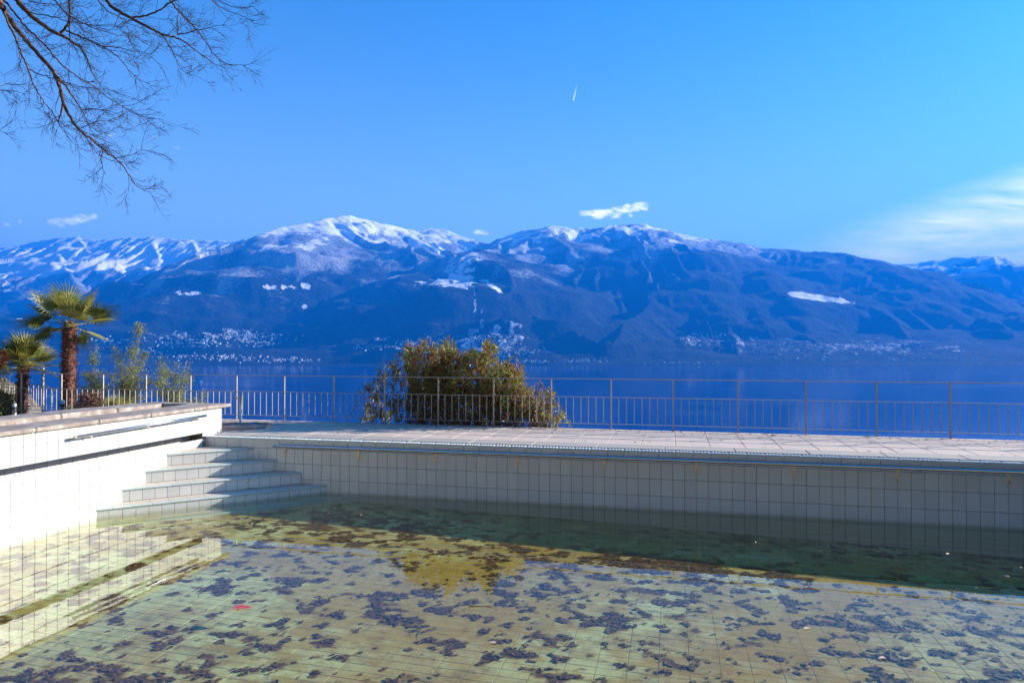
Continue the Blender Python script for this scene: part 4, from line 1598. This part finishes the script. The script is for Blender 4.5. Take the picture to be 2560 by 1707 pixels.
M['hill'] = mat('winter_hillside', (.15, .12, .09), 1, build=f_hill)
ss = np.linspace(-1.3, 1.3, 150)
rrD = np.concatenate([np.linspace(0, 1, 60) ** 1.6])
V = []
for s_i in ss:
    left = np.clip((-s_i - .50) / .25, 0, 1)
    left = left * left * (3 - 2 * left)
    for q_ in rrD:
        D = 13.4 + q_ * 900 if s_i else 0
        # keep the start behind the railing line y = 2.6
        base_pt = CAM + np.array([s_i * math.cos(YAW) + math.sin(YAW), -s_i * math.sin(YAW) + math.cos(YAW), 0])
        dr = base_pt - CAM
        Dst = (2.62 - CAM[1]) / dr[1]
        D = Dst + q_ * (900 - Dst)
        zsteep = .55 - (D - Dst) * .42
        zleft = .60 - (D - Dst) * .038 - max(0, D - 170) * .25
        z = zsteep * (1 - left) + zleft * left
        z += (fbm2(np.array([s_i * 14]), np.array([D * .05]), 31, 4)[0] - .5) * min(8, (D - Dst) * .05)
        z = max(z, ZL - 4)
        V.append((CAM[0] + dr[0] * D, CAM[1] + dr[1] * D, z))
nq = len(rrD)
i, j = np.meshgrid(np.arange(len(ss) - 1), np.arange(nq - 1), indexing='ij')
a = (i * nq + j).ravel()
F = np.stack([a, a + nq, a + nq + 1, a + 1], 1)
me = mesh_np('hillside', np.array(V), F, [M['hill']], smooth=True)
link(tag(bpy.data.objects.new('hillside', me), label='wooded slope below the terrace', kind='structure'))

# ------------------------------------------------------------------ unseen slope behind the camera, added to cut sky light on the pool wall
sl_n, sl_m = 90, 26
V = []
for i in range(sl_n):
    az = R(78 + 300 * i / (sl_n - 1)) if False else R(112 + (286 - 112) * i / (sl_n - 1))
    ex = min(1.0, min(i, sl_n - 1 - i) / 10.0)
    for j in range(sl_m):
        q_ = j / (sl_m - 1)
        D = 15 + 230 * q_
        a_ = az + YAW
        x, y = CAM[0] + D * math.sin(a_), CAM[1] + D * math.cos(a_)
        h = (D - 15) * .80 * ex + (fbm2(np.array([x / 6]), np.array([y / 6]), 141, 4)[0] - .5) * min(9, (D - 14) * .5)
        V.append((x, y, max(.5 if D > 16 else .3, .6 + h)))
i, j = np.meshgrid(np.arange(sl_n - 1), np.arange(sl_m - 1), indexing='ij')
a = (i * sl_m + j).ravel()
F = np.stack([a, a + 1, a + sl_m + 1, a + sl_m], 1)
M['blocker'] = mat('sky_block_dark', (.04, .045, .03), 1)  # dark colour for the added slope that holds back sky light
me = mesh_np('sky_block_slope', np.array(V), F, [M['blocker']], smooth=True)
link(tag(bpy.data.objects.new('sky_block_slope', me), label='unseen wooded slope added behind the terrace to block sky light', kind='structure'))

# ------------------------------------------------------------------ mountains across the lake
DS = 4550.0
ridges = []


def px(u, v, Dk):
    return at(u * 1.08844, v * 1.08844, Dk * 1000)


def ridge(k, *pts):
    P = [px(*p) for p in pts]
    for a, b in zip(P[:-1], P[1:]):
        ridges.append((a, b, k, len(ridges)))


# far left snowy range
ridge(.62, (-900, 700, 12), (-500, 620, 12.5), (-150, 590, 12.5), (0, 571, 12), (75, 556, 12), (130, 549, 11.8), (180, 544, 11.6), (235, 551, 11.5), (290, 546, 11.4), (345, 545, 11.3), (440, 549, 11.2), (520, 556, 11), (580, 549, 10.9), (700, 560, 10.8))
ridge(.62, (180, 544, 11.6), (215, 590, 10.7), (300, 640, 9.6), (345, 690, 8.4))
ridge(.62, (345, 546, 11.3), (370, 600, 10.2), (330, 660, 9.0), (300, 710, 8.0))
ridge(.62, (0, 571, 12), (60, 610, 10.6), (30, 680, 9), (-60, 740, 7.4), (-130, 800, 5.8))
ridge(.62, (440, 549, 11.2), (455, 580, 10.4), (420, 620, 9.4))
ridge(.62, (130, 549, 11.8), (140, 600, 10.5), (175, 650, 9.2), (130, 720, 7.6), (110, 770, 6.4))
ridge(.62, (-300, 610, 12.5), (-250, 700, 9), (-300, 780, 6.2))
# main summit and its long left shoulder
ridge(.55, (200, 772, 5.35), (250, 738, 5.7), (330, 692, 6.2), (430, 632, 6.8), (500, 592, 7.3), (590, 547, 7.9), (620, 530, 8.1), (650, 520, 8.3), (700, 512, 8.5), (740, 504, 8.7), (800, 495, 9.0), (860, 507, 9.2), (930, 527, 9.5), (965, 530, 9.6), (1005, 524, 9.8), (1060, 541, 10), (1095, 552, 10.2), (1140, 566, 10.2))
ridge(.6, (730, 505, 8.7), (690, 560, 8.0), (620, 625, 7.3), (565, 680, 6.7), (540, 740, 6.0))
ridge(.6, (800, 495, 9), (815, 560, 8.2), (800, 610, 7.5), (705, 650, 6.8), (752, 692, 6.2), (742, 740, 5.8), (700, 785, 5.3))
ridge(.6, (930, 527, 9.5), (890, 580, 8.6), (905, 640, 7.7), (850, 690, 7.0), (800, 740, 6.2))
ridge(.6, (1005, 524, 9.8), (1000, 560, 9.2), (960, 590, 8.6))
# central hump
ridge(.5, (840, 720, 6.3), (870, 695, 6.6), (920, 645, 6.95), (980, 606, 7.15), (1040, 584, 7.25), (1100, 572, 7.35), (1145, 570, 8.2), (1150, 547, 9.2))
ridge(.62, (1100, 572, 7.35), (1140, 622, 6.8), (1190, 672, 6.2), (1232, 722, 5.7), (1252, 765, 5.3), (1235, 815, 4.85))
ridge(.5, (1050, 590, 7.2), (1045, 640, 6.5), (990, 700, 6.0), (960, 760, 5.4), (940, 800, 5.0))
ridge(.5, (1060, 640, 6.5), (1085, 700, 5.95), (1105, 760, 5.3), (1100, 810, 4.9))
# right-hand massif
ridge(.55, (1111, 571, 9.2), (1150, 547, 9.2), (1200, 529, 9.1), (1260, 518, 9.0), (1300, 521, 9), (1340, 527, 9.0), (1400, 518, 9.0), (1480, 516, 9.0), (1520, 523, 9), (1560, 537, 9.0), (1620, 548, 9), (1700, 560, 8.9), (1760, 572, 8.8), (1850, 577, 8.6), (1920, 582, 8.4), (2000, 592, 8.2), (2080, 606, 8.0), (2160, 642, 7.5), (2240, 672, 7.0), (2320, 702, 6.6), (2420, 745, 6.0), (2520, 790, 5.4))
ridge(.6, (1200, 529, 9.1), (1215, 600, 8.2), (1235, 660, 7.3), (1290, 720, 6.4))
ridge(.6, (1260, 518, 9), (1300, 580, 8.2), (1380, 625, 7.6), (1430, 680, 6.8))
ridge(.6, (1400, 520, 8.95), (1440, 580, 8.2), (1540, 635, 7.6), (1610, 690, 6.8), (1660, 735, 6.1), (1690, 775, 5.5), (1700, 815, 4.9))
ridge(.6, (1480, 516, 9), (1540, 570, 8.5), (1640, 620, 7.9), (1700, 660, 7.3), (1790, 730, 6.3), (1870, 780, 5.5), (1900, 815, 5.0))
ridge(.6, (1600, 560, 8.9), (1700, 610, 8.2), (1780, 668, 7.1), (1870, 684, 6.9), (1985, 702, 6.7), (2060, 745, 6.1), (2120, 790, 5.4))
ridge(.6, (1850, 577, 8.6), (1940, 640, 7.8), (2050, 700, 6.9), (2150, 760, 6.0), (2230, 808, 5.2))
ridge(.6, (1500, 700, 6.2), (1440, 735, 5.6), (1400, 800, 4.9))
ridge(.6, (2000, 592, 8.2), (2100, 660, 7.5), (2220, 720, 6.7), (2330, 775, 5.7))
# far right hills
ridge(.55, (2040, 620, 11), (2080, 606, 11), (2150, 596, 10.8), (2220, 590, 10.6), (2280, 587, 10.5), (2352, 604, 10.3), (2450, 640, 10), (2700, 700, 9.5), (3100, 760, 9))
ridge(.6, (2280, 587, 10.5), (2300, 650, 9.3), (2380, 700, 8.2), (2420, 760, 6.8))

SL = np.linspace(-1.42, 1.35, 1150)
DD = DS - 120 + (np.linspace(0, 1, 400) ** 1.25) * (13500 - DS)
S2, D2 = np.meshgrid(SL, DD, indexing='ij')
cyw, syw = math.cos(YAW), math.sin(YAW)
XX = CAM[0] + D2 * (S2 * cyw + syw)
YY = CAM[1] + D2 * (-S2 * syw + cyw)
# domain warp
wx = (fbm2(XX / 900, YY / 900, 51, 4) - .5) * 420
wy = (fbm2(XX / 900 + 9, YY / 900 + 4, 61, 4) - .5) * 420
HH = np.full(XX.shape, ZL - 60.0)
arc = 0.0
for (a, b, k, idx) in ridges:
    ab = b[:2] - a[:2]
    L = np.hypot(*ab)
    wgt = 1.0
    x_, y_ = XX - a[0], YY - a[1]
    # warp fades near the crest so that skylines stay put
    t0 = np.clip((x_ * ab[0] + y_ * ab[1]) / L ** 2, 0, 1)
    d0 = np.hypot(x_ - t0 * ab[0], y_ - t0 * ab[1])
    act = d0 < 4200
    fade = np.clip(d0[act] / 500, 0, 1)
    xw, yw = x_[act] + wx[act] * fade, y_[act] + wy[act] * fade
    tt_ = (xw * ab[0] + yw * ab[1]) / L ** 2
    tc_ = np.clip(tt_, 0, 1)
    d_ = np.hypot(xw - tc_ * ab[0], yw - tc_ * ab[1])
    sideo = np.sign(xw * ab[1] - yw * ab[0])
    s_arc = (arc + tc_ * L) / 230.0
    rn = 1 - abs(2 * vnoise2(s_arc + sideo * 7.7, d_ / 900.0 + idx, 77) - 1)
    rn2 = 1 - abs(2 * vnoise2(s_arc * 2.7 + 3, d_ / 500.0 + idx, 78) - 1)
    gul = (rn * .65 + rn2 * .35 - .55) * np.minimum(d_, 1200) * .40
    h = a[2] + (b[2] - a[2]) * tc_ - k * d_ * (1 - .00004 * np.minimum(d_, 2500)) + gul
    HH[act] = np.maximum(HH[act], h)
    arc += L
HH += (fbm2(XX / 190, YY / 190, 91, 5, .6) - .5) * np.where(D2 > 8500, 75, 40) + (fbm2(XX / 45, YY / 45, 95, 2) - .5) * 7
HH += (fbm2(XX / 700, YY / 700, 131, 4, .55) - .5) * 230 * np.clip((1500 - (HH - ZL)) / 500, 0, 1) * (D2 < 9000)
# lakeside benches
shore = DS + (fbm2(S2 * 6 + 40, S2 * 0 + 3, 15, 3) - .5) * 260
bench = ZL + (D2 - shore) * .16 + (fbm2(XX / 420, YY / 420, 21, 4) - .5) * 90 * np.clip((D2 - shore) / 300, 0, 1)
bench = np.minimum(bench, ZL + 330 + (fbm2(XX / 500, YY / 500, 28, 3) - .5) * 120)
HH = np.maximum(HH, bench)
HH = np.where(D2 < shore, np.minimum(HH, ZL - 8 - (shore - D2) * .05), HH)
HH = np.where((D2 >= shore) & (D2 < shore + 60), np.minimum(HH, ZL + 1 + (D2 - shore) * .6), HH)
# projected picture coordinates of each vertex (used to lay out snow fields and villages on the slopes)
UU = 1280 + S2 * FPX
VV = 870.4 - (HH - CAM[2]) / D2 * FPX
ud, vd = UU / 1.08844, VV / 1.08844
# visibility (nothing nearer is higher)
elv = (HH - CAM[2]) / D2
cm = np.maximum.accumulate(elv, axis=1)
vis = elv >= cm - .0006
nz1 = fbm2(XX / 260, YY / 260, 41, 4)
nz2 = fbm2(XX / 60, YY / 60, 45, 3)
alt = HH - ZL
xn = S2
line = 1250 + 520 * np.clip(xn + .25, -.2, .7)
line = np.where(D2 > 9900, line - 420, line)
snow = np.clip((alt - line) / 260 + (nz1 - .5) * 3.4 + (nz2 - .5) * 1.2, 0, 1)
dust = np.clip((alt - (line - 700)) / 700 + (nz1 - .5) * 1.9, 0, 1) * .85
dust *= np.where(xn > .25, np.clip(1.2 - (xn - .25) * 1.6, .35, 1), 1)


def patch(arr, u, v, ru, rv, D0, D1, k=1.0, n=1.2, til=0.0):
    r_ = ((ud - u) / ru) ** 2 + ((vd - v - til * (ud - u)) / rv) ** 2
    m_ = np.clip((1 - r_) * 1.5 + (nz2 - .5) * 4.5 * n + (nz1 - .5) * 2 * n - .25 * n, 0, 1) * (r_ < 2.4) * (D2 > D0 * 1000) * (D2 < D1 * 1000) * k
    return np.maximum(arr, m_)


for u, v, ru, rv, D0, D1, k, n, til in ((1880, 684, 92, 9, 5.8, 7.6, 1, .3, .14), (1840, 677, 45, 9, 5.8, 7.6, 1, .3, .1), (1050, 648, 62, 15, 5.5, 7.2, 1, 1, 0), (1065, 637, 35, 7, 5.5, 7.2, 1, .4, 0),
                                     (1128, 655, 30, 8, 5.5, 7.2, .7, 1.2, .7), (985, 650, 45, 10, 5.5, 7.2, .5, 1.3, 0), (1078, 605, 26, 34, 5.8, 7.6, .85, 1.3, 0), (1045, 615, 30, 30, 5.8, 7.6, .5, 1.3, 0),
                                     (640, 660, 50, 7, 5.5, 8, .9, .9, 0), (700, 655, 16, 9, 5.5, 8, .9, .7, .4), (430, 673, 38, 5, 5, 8, .8, .9, 0), (405, 622, 16, 5, 7.5, 11, 1, .3, 0), (698, 704, 8, 6, 5, 7.5, .9, .3, 0),
                                     (15, 655, 22, 7, 6, 12, 1, .4, 0), (10, 668, 25, 5, 6, 12, .8, .6, 0), (44, 733, 11, 6, 5, 9, .5, .5, 0), (1010, 572, 18, 5, 7.5, 10.5, 1, .3, 0), (150, 748, 20, 4, 4.5, 8, .4, .8, 0),
                                     (1090, 690, 4, 42, 5, 7, .4, 1.2, .0), (1108, 740, 6, 30, 4.7, 6.4, .4, 1.2, 0)):
    snow = patch(snow, u, v, ru, rv, D0, D1, k, n, til)
# snowy terraces of the villages
for u, v, ru, rv, k in ((1110, 790, 110, 26, .55), (1170, 770, 45, 22, .6), (960, 790, 110, 14, .5), (520, 772, 130, 12, .5), (300, 790, 160, 10, .4), (1640, 778, 80, 12, .45), (2080, 795, 120, 14, .5), (1850, 800, 120, 14, .4), (830, 785, 60, 12, .4), (220, 795, 80, 8, .35)):
    snow = patch(snow, u, v, ru, rv, 4.5, 6.6, k * .75, 4.2, 0)
dust *= (1 - np.clip(snow, 0, 1) * .5)

V = np.stack([XX, YY, HH], -1).reshape(-1, 3)
nD = len(DD)
i, j = np.meshgrid(np.arange(len(SL) - 1), np.arange(nD - 1), indexing='ij')
a = (i * nD + j).ravel()
F = np.stack([a, a + nD, a + nD + 1, a + 1], 1)


def f_mtn(gg, b):
    p = geo(gg)
    at_ = gg.n('ShaderNodeAttribute'); at_.attribute_name = 'cover'
    s, d_, _ = gg.sep(at_.outputs['Vector'])
    n = gg.noise(p, .035, 4, .7)
    n2 = gg.noise(gg.mapping(p, (1, 1, .35)), .012, 5, .6)
    n3 = gg.noise(p, .004, 4, .6)
    forest = gg.ramp(n2, [(.3, (.010, .014, .018)), (.5, (.022, .025, .026)), (.7, (.046, .044, .038))])
    forest = gg.mix(gg.ramp(n3, [(.45, (0, 0, 0)), (.65, (1, 1, 1))]), forest, (.016, .022, .016))
    sm = gg.m('ADD', gg.m('MULTIPLY', s, 1.75), gg.m('MULTIPLY', gg.m('SUBTRACT', n, .62), 2.6))
    sm = gg.ramp(sm, [(.26, (0, 0, 0)), (.80, (1, 1, 1))])
    dm = gg.m('MULTIPLY', gg.ramp(gg.m('ADD', gg.m('MULTIPLY', d_, .42), gg.m('MULTIPLY', n, .6)), [(.44, (0, 0, 0)), (.64, (1, 1, 1))]), .6)
    c = gg.mix(dm, forest, (.50, .53, .56))
    c = gg.mix(sm, c, (.86, .86, .87))
    gg.l(c, b.inputs['Base Color'])
    bump(gg, b, n, .9, 22)


M['mtn'] = mat('wooded_snowy_mountainside', (.06, .05, .04), 1, spec=.1, build=f_mtn)
me = mesh_np('mountains', V, F, [M['mtn']], smooth=True)
ca_ = me.attributes.new('cover', 'FLOAT_VECTOR', 'POINT')
ca_.data.foreach_set('vector', np.stack([snow, dust, 0 * snow], -1).astype(np.float32).ravel())
link(tag(bpy.data.objects.new('mountains', me), label='snow-capped wooded mountains across the lake', kind='structure'))

# ------------------------------------------------------------------ lake
def f_lake(gg, b):
    p = geo(gg)
    n = gg.noise(gg.mapping(p, (1, .25, 1), (0, 0, R(13))), .0016, 5, .55)
    n2 = gg.noise(gg.mapping(p, (.5, 1.6, 1), (0, 0, R(13))), .0035, 4, .6, .4)
    c = gg.ramp(n, [(.35, (.002, .018, .12)), (.65, (.003, .028, .16))])
    gg.l(c, b.inputs['Base Color'])
    st_ = gg.ramp(n2, [(.55, (.11, .11, .11)), (.72, (.24, .24, .24))])
    gg.l(st_, b.inputs['Roughness'])
    w = gg.noise(p, .35, 3, .6)
    bpn = gg.n('ShaderNodeBump'); bpn.inputs['Distance'].default_value = .05; bpn.inputs['Strength'].default_value = .2
    gg.l(w, bpn.inputs['Height']); gg.l(bpn.outputs[0], b.inputs['Normal'])


M['lake'] = mat('deep_blue_lake_water', (.01, .05, .2), .1, build=f_lake)
M['lake'].node_tree.nodes['Principled BSDF'].inputs['IOR'].default_value = 1.33
A_ = [CAM + np.array([D * (s * cyw + syw), D * (-s * syw + cyw), 0]) for s, D in ((-1.42, 250), (1.4, 250), (1.5, 5600), (-1.5, 5600))]
lk = MB().add([(p[0], p[1], ZL) for p in A_], [(0, 1, 2, 3)])
lk.build('lake', M['lake'], kind='structure', label='deep blue lake')

# ------------------------------------------------------------------ villages on the far shore
M['wallw'] = mat('white_render', (.62, .59, .55), .8)
M['wallc'] = mat('cream_render', (.72, .60, .45), .8)
M['roofs'] = mat('snowy_roof', (.55, .56, .60), .9)
M['roofb'] = mat('brown_roof', (.24, .11, .07), .9)
M['glass'] = mat('dark_windows', (.03, .035, .05), .2)


def house_mesh(w, d, h, wm, rm):
    q = MB()
    q.box((-w / 2, -d / 2, -4), (w / 2, d / 2, h), 0)
    rh = h + w * .22
    e = .7
    q.add([(-w / 2 - e, -d / 2 - e, h + .02), (w / 2 + e, -d / 2 - e, h + .02), (w / 2 + e, d / 2 + e, h + .02), (-w / 2 - e, d / 2 + e, h + .02), (0, -d / 2 - e, rh), (0, d / 2 + e, rh)],
          [(0, 1, 4), (2, 3, 5), (1, 2, 5, 4), (3, 0, 4, 5), (0, 3, 2, 1)], 1)
    for fl_ in range(int(h // 3)):
        for xx in (-w * .28, 0, w * .28):
            q.box((xx - .8, -d / 2 - .06, 1 + fl_ * 3), (xx + .8, -d / 2 - .03, 2.3 + fl_ * 3), 2)
        q.box((w / 2 + .03, -1, 1 + fl_ * 3), (w / 2 + .06, 1, 2.3 + fl_ * 3), 2)
    me = bpy.data.meshes.new('house'); me.from_pydata(q.v, [], q.f)
    for m_ in (wm, rm, M['glass']): me.materials.append(m_)
    me.polygons.foreach_set('material_index', q.mi); me.update()
    return me


hm = [house_mesh(12, 10, 7, M['wallw'], M['roofs']), house_mesh(15, 11, 9, M['wallw'], M['roofb']), house_mesh(11, 10, 6.5, M['wallc'], M['roofs']), house_mesh(18, 12, 10, M['wallw'], M['roofs']), house_mesh(10, 9, 7, M['wallw'], M['roofb'])]
vil = [  # u, v (display px), spread u, v, weight, place
    (545, 772, 95, 6, 90, 'on the upper bench of the left village'), (600, 785, 55, 10, 60, 'on the upper bench of the left village'),
    (420, 790, 80, 7, 50, 'on the upper bench of the left village'), (260, 783, 80, 4, 45, 'on the slopes behind the palms'), (450, 788, 60, 6, 30, 'on the upper bench of the left village'),
    (520, 822, 90, 6, 60, 'in the lakeside village at the left'), (650, 828, 90, 5, 50, 'in the lakeside village at the left'), (400, 815, 70, 7, 30, 'in the lakeside village at the left'), (330, 805, 60, 10, 25, 'in the lakeside village at the left'),
    (860, 797, 60, 4, 25, 'in the middle village left of the oleander'), (950, 785, 50, 8, 25, 'in the middle village left of the oleander'), (1160, 785, 35, 14, 35, 'on the terraces above the oleander'), (1090, 775, 40, 14, 25, 'on the terraces above the oleander'), (1200, 805, 40, 14, 25, 'on the terraces above the oleander'),
    (1220, 831, 40, 3, 28, 'along the shore right of the oleander'), (1350, 829, 50, 4, 28, 'along the shore right of the oleander'), (1550, 834, 120, 3, 25, 'along the shore right of the oleander'),
    (1640, 778, 70, 10, 30, 'in the scattered villages on the right slopes'), (1760, 800, 90, 14, 30, 'in the scattered villages on the right slopes'), (1900, 800, 80, 12, 30, 'in the scattered villages on the right slopes'), (2080, 793, 80, 10, 40, 'in the scattered villages on the right slopes'),
    (1850, 826, 150, 4, 30, 'along the right shore'), (2150, 826, 130, 4, 35, 'along the right shore')]
uf, vf = ud.ravel(), vd.ravel()
ok = (vis & (D2 > shore + 20) & (D2 < 6900)).ravel()
okidx = np.where(ok)[0]
uo, vo = uf[okidx], vf[okidx]
houses = []
for (u, v, su, sv, wgt, place) in vil:
    for _ in range(int(wgt * 1.25)):
        tu, tv = rng.normal(u, su * .55), rng.normal(v, sv * .65)
        dd = (uo - tu) ** 2 + (vo - tv) ** 2
        q = okidx[np.argmin(dd)]
        if dd.min() < 40:
            P = V[q] + np.array((rng.uniform(-9, 9), rng.uniform(-9, 9), 0))
            houses.append((P, place, D2.ravel()[q]))
rng.shuffle(houses) if False else random.shuffle(houses)
houses.sort(key=lambda h: h[2] + random.uniform(-700, 700))
rest = []
for i_, (P, place, dist) in enumerate(houses):
    hk = random.randrange(5)
    me = hm[hk]
    rz = random.choice((0, 0, 1)) * 1.57 + random.uniform(-.35, .35) + .23
    if i_ < 290:
        o = bpy.data.objects.new('house', me)
        o.location = P; o.rotation_euler = (0, 0, rz)
        s_ = random.uniform(.55, .95); o.scale = (s_, s_, s_)
        link(o)
        tag(o, label=('tiny white house with snowy roof ', 'tiny white house with brown roof ', 'tiny cream house with snowy roof ', 'larger white block with snowy roof ', 'smallest white house with brown roof ')[hk] + place, cat='house', group='houses ' + place)
    else:
        rest.append((me, P, rz))
Vs, Fq, Ft, mq, mt_, n_ = [], [], [], [], [], 0
for me, P, rz in rest:
    co = np.zeros(len(me.vertices) * 3, np.float32); me.vertices.foreach_get('co', co); co = co.reshape(-1, 3)
    c, s = math.cos(rz), math.sin(rz)
    sc_ = random.uniform(.45, .85)
    Vs.append(np.stack([co[:, 0] * c - co[:, 1] * s, co[:, 0] * s + co[:, 1] * c, co[:, 2]], 1) * sc_ + P)
    for p in me.polygons:
        (Fq if len(p.vertices) == 4 else Ft).append([k + n_ for k in p.vertices])
        (mq if len(p.vertices) == 4 else mt_).append(p.material_index)
    n_ += len(co)
if rest:
    me = mesh_np('distant_houses', np.concatenate(Vs), [np.array(Fq), np.array(Ft)], [M['wallw'], M['roofs'], M['glass']], midx=mq + mt_)
    link(tag(bpy.data.objects.new('distant_houses', me), label='crowd of smaller houses filling the villages across the lake', cat='houses', kind='stuff'))

# small white sailing boat
bpnt = wl = CAM + (at(503, 957, 1) - CAM) * ((CAM[2] - ZL) / (CAM[2] - at(503, 957, 1)[2]))
boat = empty('sailing_boat', bpnt, label='small white sailing boat on the lake right of the feathery shrubs', cat='boat')
q = MB()
prf = [(-6, .1, 1.2), (-4, 1.4, 1.1), (0, 1.8, 1.0), (4, 1.4, 1.1), (6.5, .05, 1.5)]
V_ = [(x, -w, z) for x, w, z in prf] + [(x, w, z) for x, w, z in prf] + [(x * .85, 0, -.4) for x, w, z in prf]
F_ = [(i, i + 1, 11 + i, 10 + i) for i in range(4)] + [(5 + i + 1, 5 + i, 10 + i, 11 + i) for i in range(4)] + [(i, 5 + i, 6 + i, 1 + i) for i in range(4)]
q.add(V_, F_).build('hull', mat('white_hull', (.85, .85, .85), .4), boat)
MB().tube([(.5, 0, .8), (.5, 0, 11)], .12, 8).build('mast', M['alu'], boat)
MB().add([(.6, 0, 1.8), (6.2, 0, 1.6), (.6, .35, 10), (.4, 0, 1.8), (-5, .3, 1.9), (.4, .1, 10.6)], [(0, 1, 2), (3, 4, 5)]).build('sail', mat('white_sail', (.9, .9, .9), .8), boat)

# ------------------------------------------------------------------ haze
hb = MB().box((-26000, -300, ZL - 70), (26000, 19000, 2150)).build('haze', None or bpy.data.materials.new('blue_air'), kind='stuff', label='blue air over the lake')
hmt = hb.data.materials[0]
hmt.use_nodes = True
t = hmt.node_tree; t.nodes.clear()
pv = t.nodes.new('ShaderNodeVolumePrincipled')
pv.inputs['Color'].default_value = (.004, .22, 1.0, 1)
pv.inputs['Density'].default_value = 1.15e-4
pv.inputs['Anisotropy'].default_value = .1
om = t.nodes.new('ShaderNodeOutputMaterial')
t.links.new(pv.outputs[0], om.inputs['Volume'])
